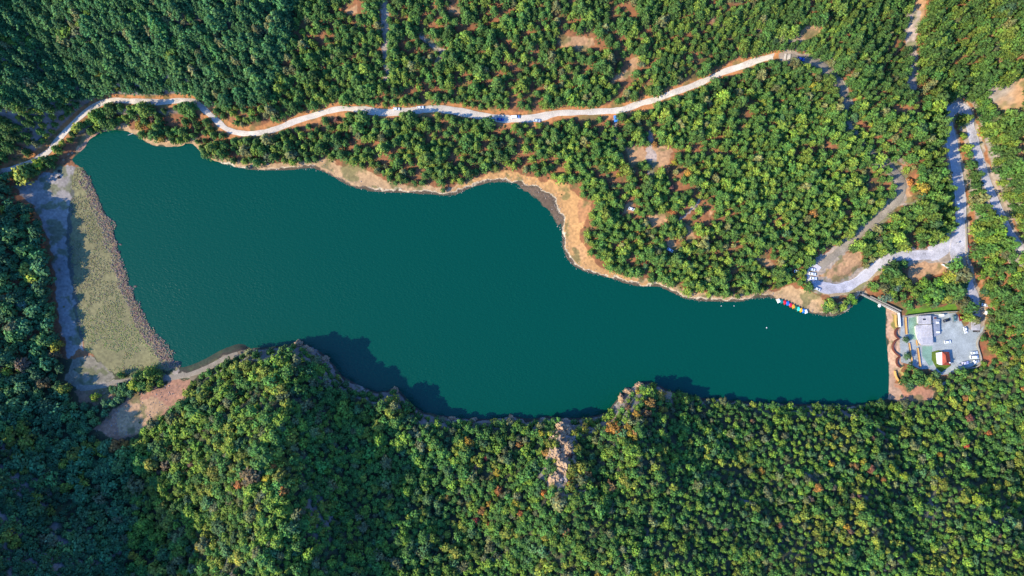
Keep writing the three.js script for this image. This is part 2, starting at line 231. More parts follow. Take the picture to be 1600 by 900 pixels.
{ // one sheet: fine in view, coarse out to the horizon
  const axis = (half, fine) => { const a = []; for (let x = -half; x <= half; x += fine) a.push(x); const out = []; for (let s = fine * 2, x = half + s; x < 5200; s *= 1.5, x += s) out.push(x); return [...out.slice().reverse().map((x) => -x), ...a, ...out]; };
  const xs = axis(384, 1.6), zs = axis(256, 1.6), pos = [], uv = [], idx = [];
  for (const z of zs) for (const x of xs) {
    const far = Math.max(0, Math.abs(x) - 440, Math.abs(z) - 290);
    pos.push(x, ground(x, z) + (far > 0 ? (fbm(x / 300, z / 300, 4) - 0.5) * Math.min(50, far * 0.1) : 0), z); uv.push(x / EX + 0.5, z / EZ + 0.5);
  }
  for (let j = 0; j < zs.length - 1; j++) for (let i = 0; i < xs.length - 1; i++) { const a = j * xs.length + i, b = a + xs.length; idx.push(a, b, a + 1, b, b + 1, a + 1); }
  const g = new THREE.BufferGeometry(); g.setAttribute('position', new THREE.Float32BufferAttribute(pos, 3)); g.setAttribute('uv', new THREE.Float32BufferAttribute(uv, 2)); g.setIndex(idx); g.computeVertexNormals();
  groundMap.wrapS = groundMap.wrapT = THREE.MirroredRepeatWrapping;
  struct('ground', g, new THREE.MeshStandardMaterial({ map: groundMap, roughness: 0.95 }), 'wooded hillsides, sandy shore and lake bed');
}
function noiseMap(n, rep, f, srgb) { const d = new Uint8Array(n * n * 4); for (let j = 0; j < n; j++) for (let i = 0; i < n; i++) { const c = f(i / n, j / n); for (let k = 0; k < 3; k++) d[(j * n + i) * 4 + k] = clamp(c[k] ?? c[0]) * 255; d[(j * n + i) * 4 + 3] = 255; } const t = new THREE.DataTexture(d, n, n); if (srgb) t.colorSpace = THREE.SRGBColorSpace; t.wrapS = t.wrapT = THREE.RepeatWrapping; t.repeat.set(1 / rep, 1 / rep); t.magFilter = THREE.LinearFilter; t.needsUpdate = true; return t; }
const wrapN = (u, v, f) => { const a = f(u, v), b = f(u - 1, v), c = f(u, v - 1), d = f(u - 1, v - 1); return lerp(lerp(a, b, u), lerp(c, d, u), v); };
{ // murky water: most light is scattered back by the silt in it, the rest passes to the bed
  const ripple = noiseMap(1024, 56, (u, v) => { const w = wrapN(u, v, (s, t) => fbm(s * 46 + 3, t * 70, 4)); return [w, w, w]; });
  const big = new THREE.PlaneGeometry(640, 230, 1, 1).rotateX(-Math.PI / 2).translate(-8, 0, 0);
  const p = big.attributes.position, uv = []; for (let i = 0; i < p.count; i++) uv.push(p.getX(i), p.getZ(i)); big.setAttribute('uv', new THREE.Float32BufferAttribute(uv, 2));
  struct('lake_water', big, new THREE.MeshPhysicalMaterial({ color: new THREE.Color().setRGB(0, 0.079, 0.045), roughness: 0.2, transmission: 0.3, thickness: 0, ior: 1.33, bumpMap: ripple, bumpScale: 0.2 }), 'teal green lake water');
}
// ---------------------------------------------------------------- roads
const gravelMap = noiseMap(512, 24, (u, v) => { const a = wrapN(u, v, (s, t) => fbm(s * 60, t * 60, 4)), b = wrapN(u, v, (s, t) => fbm(s * 7 + 20, t * 7, 4)), k = 0.62 + 0.35 * a + 0.3 * (b - 0.5); return [k, k * 0.985, k * 0.96]; }, true);
const M = {
  dirt: std('#fff0dc', 0.95, { map: gravelMap }), asphalt: std('#e6e0e2', 0.9, { map: gravelMap }), track: std('#b3a590', 0.95, { map: gravelMap }), paving: std('#c8cfcc', 0.9, { map: gravelMap }), green: std('#9cc4aa', 0.9, { map: gravelMap }),
  white: std('#e6e4df', 0.6), line: std('#e9e7e0', 0.7), concrete: std('#c2b8a8', 0.9, { map: gravelMap }), pink: std('#b98f7a', 0.9, { map: gravelMap }), brick: std('#8a4a38', 0.85, { map: gravelMap }), ochre: std('#d6a65a', 0.8), lawn: std('#6f8a22', 0.95, { map: gravelMap }),
  sheet: std('#f0e9e6', 0.55, { map: gravelMap }), sheetDark: std('#b4bac8', 0.6, { map: gravelMap }), tile: std('#c4553a', 0.75, { map: gravelMap }), wall: std('#d8d0c2', 0.85), glass: std('#11161c', 0.12), tyre: std('#15151a', 0.9), wood: std('#6b4c33', 0.8), darkWood: std('#2a2420', 0.85), bark: std('#4a3a2e', 0.95), lamp: std('#dfe3e6', 0.2), tail: std('#8c1a14', 0.3), metal: std('#9aa0a4', 0.45, { metalness: 0.7 }),
};
function ribbon(name, r, mat, lift, label, { offset = 0, width = null, from = 0, to = 1 } = {}) {
  const n = r.pts.length, pos = [], uv = [], idx = []; let L = 0, c = 0;
  for (let i = Math.floor(from * (n - 1)); i <= Math.ceil(to * (n - 1)); i++) {
    const a = r.pts[Math.max(0, i - 1)], b = r.pts[Math.min(n - 1, i + 1)], t = new THREE.Vector3().subVectors(b, a).setY(0).normalize(), s = new THREE.Vector3(-t.z, 0, t.x), w = width ?? r.width(i) * (0.8 + 0.4 * vnoise(i * 0.6, 7)), o = typeof offset === 'function' ? offset(i) : offset, p = r.pts[i];
    for (const [k, y] of [[-0.5, -0.5], [-0.5, 0], [0.5, 0], [0.5, -0.5]]) { pos.push(p.x + s.x * (o + k * w), p.y + lift + (width ? y * 0.01 : y), p.z + s.z * (o + k * w)); uv.push(p.x + s.x * (o + k * w), p.z + s.z * (o + k * w)); }
    if (c) for (let k = 0; k < 3; k++) { const q = (c - 1) * 4 + k; idx.push(q, q + 4, q + 1, q + 4, q + 5, q + 1); }
    c++; L += 2.5;
  }
  const g = new THREE.BufferGeometry(); g.setAttribute('position', new THREE.Float32BufferAttribute(pos, 3)); g.setAttribute('uv', new THREE.Float32BufferAttribute(uv, 2)); g.setIndex(idx); g.computeVertexNormals();
  return struct(name, g, mat, label);
}
for (const k of ['dirt', 'asphalt', 'track', 'paving', 'green', 'concrete', 'pink', 'brick', 'lawn', 'sheet', 'sheetDark', 'tile']) M[k].side = THREE.DoubleSide;
ribbon('dirt_road', roads.dirt, M.dirt, 0.2, 'pale dirt road winding through the pinewood along the north shore');
ribbon('forest_road', roads.forest, M.track, 0.22, 'narrow road through the pines on the eastern hill');
ribbon('shore_track', roads.track, M.track, 0.1, 'pale foot track along the south-western shore');
ribbon('lake_road', roads.lake, M.asphalt, 0.2, 'pale asphalt road curving from the junction down to the boats');
ribbon('asphalt_road', roads.hairpin, M.asphalt, 0.216, 'asphalt road with a hairpin bend at the right of the view');
ribbon('road_fillet', roads.fillet, M.asphalt, 0.232, 'rounded corner of the road junction');
for (const s of [-1, 1]) ribbon('edge_line', roads.hairpin, M.line, 0.228, `white painted line along the ${s < 0 ? 'inner' : 'outer'} edge of the asphalt road`, { offset: (i) => s * (roads.hairpin.width(i) / 2 * 0.88), width: 0.12, from: 0.27, to: 0.94 });
ribbon('edge_line', roads.lake, M.line, 0.212, 'white painted edge line of the lake road', { offset: (i) => -roads.lake.width(0) / 2 * 0.84, width: 0.13, from: 0.2, to: 0.8 });
// flat sheets on the court
const flat = (name, s, mat, y, label) => { const sh = new THREE.Shape((typeof s === 'string' ? P(s) : s).map((p) => { const [x, z] = toXZ(p), k = (CAM_H - y) / CAM_H; return new THREE.Vector2(x * k, -z * k); })), g = new THREE.ExtrudeGeometry(sh, { depth: 0.35, bevelEnabled: false }).rotateX(-Math.PI / 2).translate(0, y - 0.35, 0); return struct(name, g, mat, label); };
flat('court_pavement', PLAZA, M.paving, 2.62, 'grey paved court and car park by the dam');
flat('green_pavement', '1420,496.5 1436,495 1434,530 1420,531', M.green, 2.632, 'green painted terrace floor left of the pavilion');
flat('green_pavement', '1441,541 1457,541 1456,551 1458,570 1452,572 1441,556', M.green, 2.632, 'green tinted paving beside the lawn');
flat('lawn', '1456,550 1466,547 1474,549 1486,571 1471,582 1463,575 1456,562', M.lawn, 2.74, 'small lawn round the red-roofed house');
flat('terrace', '1399,513 1409,511 1409,531 1404,527 1398,522', M.pink, 2.2, 'upper pink terrace behind the curved wall');
flat('terrace', '1404,529 1409,531 1409,557 1403,556 1396,549 1394,540 1396,533', M.pink, 2.21, 'middle pink terrace behind the largest curved wall');
flat('terrace', '1403,558 1409,559 1408,571 1402,569 1399,563', M.pink, 2.2, 'lower pink terrace behind the curved wall');
flat('bypass_pavement', '1468,598 1478,596 1486,597 1484,603 1466,605', M.paving, 3.2, 'small pale paved patch below the court');

// ---------------------------------------------------------------- trees: crowns of folded leaf sprays on a tapered trunk with limbs (unit crown radius)
class Leaves {
  constructor(seed) { this.r = rng(seed); this.p = []; this.c = []; }
  spray(x, y, z, nx, ny, nz, len, wid, tint) {        // a folded leaf spray: two triangles with a crease
    const r = this.r, n = new THREE.Vector3(nx, ny, nz).normalize(), a = new THREE.Vector3(r() - 0.5, r() - 0.5, r() - 0.5).cross(n).normalize(), b = new THREE.Vector3().crossVectors(n, a), o = new THREE.Vector3(x, y, z), f = wid * 0.35;
    const A = o.clone().addScaledVector(a, -len), B = o.clone().addScaledVector(a, len * (0.8 + r() * 0.5)), C = o.clone().addScaledVector(b, wid).addScaledVector(n, -f), D = o.clone().addScaledVector(b, -wid).addScaledVector(n, -f);
    for (const v of [A, B, C, B, A, D]) this.p.push(v.x, v.y, v.z);
    for (let k = 0; k < 6; k++) this.c.push(tint[0], tint[1], tint[2]);
  }
  tint() { const r = this.r, k = 0.6 + 0.8 * r(), w = r() - 0.5; return [k * (1 + 0.28 * w), k, k * (1 - 0.2 * w)]; }
  build() { const g = new THREE.BufferGeometry(); g.setAttribute('position', new THREE.Float32BufferAttribute(this.p, 3)); g.setAttribute('color', new THREE.Float32BufferAttribute(this.c, 3)); g.computeVertexNormals(); return g; }
}
function broadCrown(seed, clumps, tall, loose) {
  const L = new Leaves(seed), r = L.r, cl = [[0, 0.95 * tall, 0, 0.48]];
  for (let i = 0; i < clumps; i++) { const a = i * 2.4 + r(), e = Math.sqrt((i + 0.5) / clumps), d = e * (0.56 + 0.16 * r()); cl.push([Math.cos(a) * d, tall * (0.36 + 0.55 * Math.sqrt(Math.max(0, 1 - e * e)) + 0.12 * (r() - 0.5)), Math.sin(a) * d, 0.3 + 0.16 * r()]); }
  for (const [x, y, z, s] of cl) {
    const t0 = L.tint();
    for (let k = 0; k < 30; k++) {
      const u = r() * 2 - 0.75, uu = clamp(u, -1, 1), a = r() * 6.283, q = Math.sqrt(1 - uu * uu), rr = s * (0.75 + (loose ? 0.55 : 0.35) * r()), t = L.tint();
      const nx = Math.cos(a) * q, nz = Math.sin(a) * q;
      L.spray(x + nx * rr, y + uu * rr, z + nz * rr, nx + (r() - 0.5) * 0.9, uu + 0.35 + (r() - 0.5) * 0.9, nz + (r() - 0.5) * 0.9, 0.1 + 0.08 * r(), 0.08 + 0.06 * r(), [t0[0] * t[0], t0[1] * t[1], t0[2] * t[2]]);
    }
  }
  return L.build();
}
function pineCrown(seed, levels, spread) {
  const L = new Leaves(seed), r = L.r;
  for (let l = 0; l < levels; l++) {
    const f = l / (levels - 1), R = spread * Math.pow(1 - f, 0.75) * 0.92 + 0.08, n = Math.max(1, Math.round(9 * R + 1)), y = 0.25 + 2.1 * f, a0 = r() * 6.28;
    for (let i = 0; i < n; i++) {
      const a = a0 + i / n * 6.283 + (r() - 0.5) * 0.5, reach = R * (0.72 + 0.38 * r()), t0 = L.tint();
      for (let s = 0; s < 2 + (reach > 0.5 ? 1 : 0); s++) {
        const d = reach * (1 - s * 0.36), cx = Math.cos(a) * d, cz = Math.sin(a) * d, cy = y + (1 - s) * 0.07 - 0.1 * (1 - f) * (1 - s * 0.5);
        for (let k = 0; k < 8; k++) {
          const q = 0.2 - 0.03 * s, b = r() * 6.283, up = r(), t = L.tint(), ox = Math.cos(b) * Math.sqrt(1 - up * up), oz = Math.sin(b) * Math.sqrt(1 - up * up);
          L.spray(cx + ox * q, cy + up * q * 1.1, cz + oz * q, ox + (r() - 0.5), up + 0.25, oz + (r() - 0.5), 0.13 + 0.06 * r(), 0.06 + 0.03 * r(), [t0[0] * t[0], t0[1] * t[1], t0[2] * t[2]]);
        }
      }
    }
  }
  return L.build();
}
function trunkGeo(h, seed) {                            // tapered trunk with a few limbs; unit crown radius
  const r = rng(seed), g = [cyl(0.085, 0.03, h, 7, 0, 0, 0)];
  for (let i = 0; i < 5; i++) { const a = i * 2.4 + r(), y = h * (0.4 + 0.11 * i); g.push(new THREE.CylinderGeometry(0.012, 0.032, 0.62, 5).translate(0, 0.31, 0).rotateZ(-0.95).rotateY(a).translate(0, y, 0)); }
  return mergeGeometries(g.map((q) => q.toNonIndexed()));
}
const leafMat = new THREE.MeshStandardMaterial({ vertexColors: true, roughness: 0.85, side: THREE.DoubleSide });
const crowns = { pine: [], broad: [], loose: [] }, trunks = { pine: [], broad: [] };
for (let i = 0; i < 5; i++) { crowns.pine.push(pineCrown(11 + i, 6 + (i % 2), 1)); crowns.broad.push(broadCrown(31 + i, 9 + i, 0.95 + 0.08 * i, false)); }
for (let i = 0; i < 2; i++) { crowns.loose.push(broadCrown(51 + i, 9, 1.05, true)); trunks.pine.push(trunkGeo(2.2, 71 + i)); trunks.broad.push(trunkGeo(1.15, 81 + i)); }

// where trees stand: a jittered lattice over the photograph, its spacing and kind read off each part of the wood
const R = rng(2024), trees = [];
const southLine = (u) => { const q = P('-40,600 120,610 230,600 300,590 470,545 620,620 800,660 1000,600 1060,625 1390,632 1450,612 1540,560 1640,520'); for (let i = 0; i < q.length - 1; i++) if (u <= q[i + 1][0]) return lerp(q[i][1], q[i + 1][1], (u - q[i][0]) / (q[i + 1][0] - q[i][0])); return 520; };
const C = (r, g, b) => [r, g, b];
function zoneOf(u, v) {
  if (v > southLine(u)) return u < 215 + (v - 600) * -0.05 ? 'valley' : u < 470 ? 'ridge' : u < 1000 ? 'shadeside' : 'slope';
  if (u < 130 && v > 275) return 'grove';
  if (v < 200 && u < 470 - v * 0.3 && v < 165) return 'northwest';
  if (u > 1365 && v > 400 && v < 640) return 'damwood';
  if (u > 1430) return 'east';
  if (u > 880 && v > 150) return 'hill';
  return v > 175 ? 'shorewood' : u > 1020 ? 'northeast' : 'north';
}
const ZONES = { // spacing px, crown radius px, share of broadleaf trees
  valley: [14.5, 9.2, 1], ridge: [12.5, 8.4, 1], shadeside: [11.4, 7.2, 1], slope: [10.2, 5.6, 1], grove: [16, 10, 1], northwest: [12.8, 7.7, 0.12], damwood: [15, 9, 0.8], east: [13, 7.8, 0.3], hill: [10.6, 5.9, 0.12], shorewood: [11.6, 6.2, 0.12], northeast: [10.6, 5.7, 0.08], north: [11.6, 6.2, 0.06],
};
for (let pass = 0, step = 3.2; pass < 1; pass++) {
  const cell = 8, occ = new Map(), far = (u, v, d) => { const a = Math.floor(u / cell), b = Math.floor(v / cell), n = Math.ceil(d / cell); for (let y = b - n; y <= b + n; y++) for (let x = a - n; x <= a + n; x++) for (const q of occ.get(x + y * 1000) || []) if ((q[0] - u) ** 2 + (q[1] - v) ** 2 < d * d) return false; return true; };
  const cand = []; for (let v = -24; v < 924; v += step) for (let u = -24; u < 1624; u += step) cand.push([u + (R() - 0.5) * step, v + (R() - 0.5) * step, R()]);
  cand.sort((a, b) => a[2] - b[2]);
  for (const [u, v] of cand) {
    const b = isBare(u, v); if (b > 0.9 || (b > 0.2 && R() < 0.93)) continue;
    const zn = zoneOf(u, v), [sp, cr, share] = ZONES[zn], dens = fbm(u / 46 + 3, v / 46, 3), k = 0.82 + 0.3 * fbm(u / 30, v / 30 + 50, 2) + 0.22 * R() - 0.1;
    if (zn === 'shorewood' || zn === 'north' || zn === 'hill') { if (dens < (zn === 'hill' ? 0.42 : 0.49) && R() < 0.85) continue; }
    if (!far(u, v, sp * k * 0.76)) continue;
    const a = Math.floor(u / cell) + Math.floor(v / cell) * 1000; if (!occ.has(a)) occ.set(a, []); occ.get(a).push([u, v]);
    trees.push({ u, v, zn, broad: R() < share, r: cr * (0.6 + 1.1 * R() * R() + 0.2 * R() + 0.45 * (k - 0.8)) });
  }
}
const ROCKY = P('885,660 886,684 880,700 880,735 872,752');
const tmpC = new THREE.Color();
function tintOf(t) {
  const w = R(), g = fbm(t.u / 38 + 11, t.v / 38, 3), k = 0.95 + 0.75 * R();
  let c;
  if (!t.broad) { c = t.zn === 'northwest' ? C(0.048, 0.122, 0.036) : C(0.068, 0.13, 0.024); if (w > 0.7) c = t.zn === 'northwest' ? C(0.07, 0.15, 0.04) : C(0.14, 0.19, 0.026); if (w < 0.05) c = C(0.17, 0.16, 0.06); if (t.zn === 'hill' || t.zn === 'east') c = C(c[0] * 1.15, c[1] * 1.1, c[2]); }
  else {
    c = C(0.07, 0.15, 0.024);
    if (w > 0.68) c = C(0.14, 0.205, 0.02); else if (w < 0.06) c = C(0.15, 0.15, 0.05); else if (w < 0.13) c = C(0.07, 0.13, 0.04);
    if (t.zn === 'ridge' && w > 0.45) c = C(0.15, 0.21, 0.02);
    if (t.zn === 'valley' || t.zn === 'grove') c = w > 0.75 ? C(0.1, 0.18, 0.045) : C(0.055, 0.13, 0.045);
    if (g > 0.6 && w > 0.5) c = C(0.21, 0.22, 0.025);
    if (g < 0.34 && w < 0.2) c = C(0.13, 0.13, 0.055);
  }
  const oak = (t.broad ? 0.86 : 1) * (t.zn === 'east' || t.zn === 'northeast' || t.zn === 'damwood' ? 0.84 : 1) * (t.u > 1370 && t.v < 160 ? 0.85 : 1); const stand = 0.72 + 0.56 * fbm(t.u / 70 + 90, t.v / 70, 2); return [c[0] * 0.93, c[1], c[2] * 0.85].map((x) => x * k * oak * (t.broad ? stand : 1));
}
const autumnSpots = [[895, 735, 36, 0.25], [960, 665, 36, 0.25], [1010, 632, 26, 0.2], [410, 740, 45, 0.12], [750, 740, 55, 0.09], [830, 770, 60, 0.1], [1350, 740, 60, 0.08], [1500, 700, 80, 0.03], [1345, 185, 20, 0.3], [1200, 800, 120, 0.02], [90, 560, 40, 0.12], [300, 720, 120, 0.025], [1420, 290, 20, 0.4], [260, 215, 40, 0.15], [1020, 260, 60, 0.1]];
for (const t of trees) {
  t.pos = at([t.u, t.v]); const depth = CAM_H - t.pos.y; t.rad = t.r * MPP * depth / CAM_H; t.size = t.r;
  let pa = 0.001; for (const [x, y, d, p] of autumnSpots) pa += p * Math.exp(-((t.u - x) ** 2 + (t.v - y) ** 2) / (d * d));
  t.autumn = R() < pa; t.c = tintOf(t); t.turn = R() * 6.283; t.form = Math.floor(R() * 5); t.sx = 0.84 + 0.4 * R(); t.sz = 0.84 + 0.4 * R();
  if (t.autumn) { const w = R(); t.broad = true; t.kind = w < 0.42 ? 'yellow' : w < 0.75 ? 'orange' : 'rust'; t.c = { yellow: [0.33, 0.26, 0.02], orange: [0.32, 0.14, 0.03], rust: [0.18, 0.095, 0.05] }[t.kind].map((x) => x * (0.7 + 0.5 * R())); }
  t.tall = t.broad ? t.rad * (0.95 + 0.25 * R()) : t.rad * (0.85 + 0.35 * R()); if (t.zn === 'east') t.tall *= 1.35; if (t.zn === 'grove') t.tall *= 1.25;
}
const inView = (t) => t.u > -4 && t.u < 1604 && t.v > -4 && t.v < 904;
const MARKS = `20,265 the dirt road’s left end;110,200 the dirt road’s shaded stretch;230,160 the dirt road’s first crest;345,195 the dirt road’s S-bend;530,172 the dirt road’s shaded straight;640,171 the two white cars on the dirt road;800,186 the white van on the dirt road;962,186 the blue tarpaulin;1048,146 the dirt road’s narrowing;1200,92 the dirt road’s right end;1320,150 the forest road’s shaded bend;900,68 the sandy clearing;970,120 the orange strip clearing;602,60 the straight forest break;470,60 the dark ravine;1428,60 the upper right firebreak;1260,55 the triangular orange clearing;1497,165 the hairpin’s tip;1498,300 the hairpin’s left arm;1555,300 the hairpin’s right arm;1500,395 the road junction;1405,310 the gravel turnout;1280,425 the cars parked near the boats;1237,478 the pedal boats;1440,520 the grey-roofed pavilion;1476,560 the red-roofed house;1390,550 the dam;840,305 the mud bank;910,360 the widest beach;690,302 the upper shore’s sandy point;560,280 the upper shore’s first beach;380,263 the narrow upper shore;180,202 the lake’s top left corner;90,300 the gravel flat;190,450 the reed bed;230,640 the brown clearing;465,537 the rocky point;620,607 the small rock point;1000,605 the rocky headland;880,700 the bare rock ridge;760,655 the shaded cliff shore;1200,632 the lower shore’s straight end;0,900 the photo’s bottom left corner;0,0 the photo’s top left corner;1600,0 the photo’s top right corner;1600,900 the photo’s bottom right corner;800,900 the bottom edge’s middle;430,720 the sunlit ridge crest;200,780 the shaded valley;560,750 the shaded hollow;1020,340 the picnic clearing;1150,320 the right hand hill;0,450 the photo’s left edge;1400,745 the lime green trees`.split(';').map((m) => { const k = m.indexOf(' '), [a, b] = m.slice(0, k).split(',').map(Number); return [a, b, m.slice(k + 1)]; });
function whereIs(u, v) {
  let best = null, bd = 1e9; for (const m of MARKS) { const d = (m[0] - u) ** 2 + (m[1] - v) ** 2; if (d < bd) { bd = d; best = m; } }
  const dx = u - best[0], dy = v - best[1], d = Math.sqrt(bd), near = d < 28 ? 'just ' : d > 75 ? 'well ' : '', h = Math.abs(dx) > 0.41 * Math.abs(dy) ? (dx < 0 ? 'left' : 'right') : '', w = Math.abs(dy) > 0.41 * Math.abs(dx) ? (dy < 0 ? 'above' : 'below') : '';
  return `${near}${w && h ? `${w} and ${h} of` : w || `${h} of`} ${best[2]}`;
}
const toneOf = (c) => c[0] > c[1] * 0.92 ? (c[2] > c[1] * 0.5 ? 'greyish' : 'yellow-green') : c[1] > 0.19 ? 'bright green' : c[1] < 0.1 ? 'dark green' : c[2] > c[1] * 0.38 ? 'grey-green' : 'mid green';
const sizeOf = (t) => t.size > 13 ? 'very large' : t.size > 10 ? 'large' : 'medium';
const ZNAME = { valley: 'in the dark lower left valley', ridge: 'on the sunlit ridge', shadeside: 'on the shaded hillside', slope: 'on the lower right slope', grove: 'in the grove by the reed bed', northwest: 'in the upper left wood', damwood: 'around the dam', east: 'beside the hairpin road', hill: 'on the right hand hill', shorewood: 'between dirt road and lake', northeast: 'above the forest road', north: 'above the dirt road' };
const singles = { pine: [], broad: [], autumn: [] };
const inFrame = trees.filter(inView).sort((a, b) => b.size - a.size);
for (const t of inFrame) { const k = t.autumn ? 'autumn' : t.broad ? 'broad' : 'pine'; if (singles[k].length < 300) { singles[k].push(t); t.single = true; } }
const tintMats = new Map();
function tintMat(c) { // a few dozen shared leaf materials
  const q = c.map((x) => Math.round(Math.log(Math.max(x, 0.004)) * 5) / 5), key = q.join(); if (!tintMats.has(key)) { const m = leafMat.clone(); m.color.setRGB(...q.map(Math.exp)); tintMats.set(key, m); } return tintMats.get(key);
}
function plantTree(name, t, label, category, group, form) {
  const o = base(name, label, category, [t.pos.x, t.pos.y - 0.3, t.pos.z], t.turn, group), broad = t.broad;
  const tr = part('trunk', trunks[broad ? 'broad' : 'pine'][t.form % 2], M.bark, o); tr.scale.set(t.rad, t.tall + 0.8, t.rad);
  const set = form ?? (broad ? (t.form === 4 ? crowns.loose : crowns.broad) : crowns.pine), cr = part('crown', set[t.form % set.length], tintMat(t.c), o); cr.scale.set(t.rad * (t.sx ?? 1), t.tall, t.rad * (t.sz ?? 1)); cr.position.y = broad ? t.rad * 0.35 : t.rad * 0.5;
  return o;
}
const AUT = { yellow: 'golden yellow', orange: 'orange', rust: 'rust red' };
const ORD = ['leftmost', 'second', 'third', 'fourth', 'fifth', 'sixth', 'seventh', 'eighth', 'ninth', 'tenth', 'eleventh', 'twelfth'];
function tellApart(list, make) {                        // alike labels are told apart by their order from the left or from above
  const by = new Map(); for (const t of list) { t.label = make(t); if (t.label.split(' ').length > 12) t.label = t.label.replace(/\b(just|well) /, '').replace(/^(very )?(large|medium) /, ''); if (!by.has(t.label)) by.set(t.label, []); by.get(t.label).push(t); }
  for (const [l, ts] of by) if (ts.length > 1) {
    const su = Math.max(...ts.map((t) => t.u)) - Math.min(...ts.map((t) => t.u)), sv = Math.max(...ts.map((t) => t.v)) - Math.min(...ts.map((t) => t.v)), flatRow = su >= sv;
    ts.sort((a, b) => flatRow ? a.u - b.u : a.v - b.v).forEach((t, i) => { t.label = l + (i === 0 ? (flatRow ? ', leftmost' : ', uppermost') : i === ts.length - 1 ? (flatRow ? ', rightmost' : ', lowest') : `, ${ORD[i] || 'inner'} from ${flatRow ? 'left' : 'top'}`); while (t.label.split(' ').length > 16) t.label = t.label.replace(/^\S+ /, ''); });
  }
}
tellApart(singles.pine, (t) => `${sizeOf(t)} ${toneOf(t.c)} pine ${whereIs(t.u, t.v)}`);
tellApart(singles.broad, (t) => `${sizeOf(t)} ${toneOf(t.c)} leafy tree ${whereIs(t.u, t.v)}`);
tellApart(singles.autumn, (t) => `${sizeOf(t) === 'medium' ? 'small' : sizeOf(t)} ${AUT[t.kind]} tree ${whereIs(t.u, t.v)}`);
for (const t of singles.pine) plantTree('pine_tree', t, t.label, 'pine tree', `largest pines ${ZNAME[t.zn]}`);
for (const t of singles.broad) plantTree('broadleaf_tree', t, t.label, 'tree', `largest leafy trees ${ZNAME[t.zn]}`);
for (const t of singles.autumn) plantTree('autumn_tree', t, t.label, 'autumn tree', `${AUT[t.kind]} trees ${ZNAME[t.zn]}`);
function wood(name, label, category, list, sets, trunkSet, dy) {
  const o = new THREE.Group(); o.name = name; tag(o, label, category, null, 'stuff'); scene.add(o);
  const m4 = new THREE.Matrix4(), q = new THREE.Quaternion(), Y = new THREE.Vector3(0, 1, 0);
  const put = (nm, geo, mat, L, dyk, tint, tk) => { if (!L.length) return; const im = new THREE.InstancedMesh(geo, mat, L.length); im.name = nm; L.forEach((t, i) => { m4.compose(new THREE.Vector3(t.pos.x, t.pos.y - 0.3 + t.rad * dyk, t.pos.z), q.setFromAxisAngle(Y, t.turn), new THREE.Vector3(t.rad * (t.sx ?? 1), t.tall + tk, t.rad * (t.sz ?? 1))); im.setMatrixAt(i, m4); if (tint) im.setColorAt(i, tmpC.setRGB(...t.c)); }); im.castShadow = im.receiveShadow = true; im.userData.kind = 'stuff'; o.add(im); };
  sets.forEach((g, k) => put('crown', g, leafMat, list.filter((t) => t.form % sets.length === k), dy, true, 0));
  trunkSet.forEach((g, k) => put('trunk', g, M.bark, list.filter((t) => t.form % 2 === k), 0, false, 0.8));
}
wood('pine_forest', 'green pinewood over red soil above and right of the lake', 'pine forest', trees.filter((t) => !t.single && !t.broad), crowns.pine, trunks.pine, 0.5);
wood('broadleaf_forest', 'dense mixed green broadleaf wood on the hills below the lake', 'broadleaf forest', trees.filter((t) => !t.single && t.broad), [...crowns.broad.slice(0, 4), crowns.loose[0]], trunks.broad, 0.35);

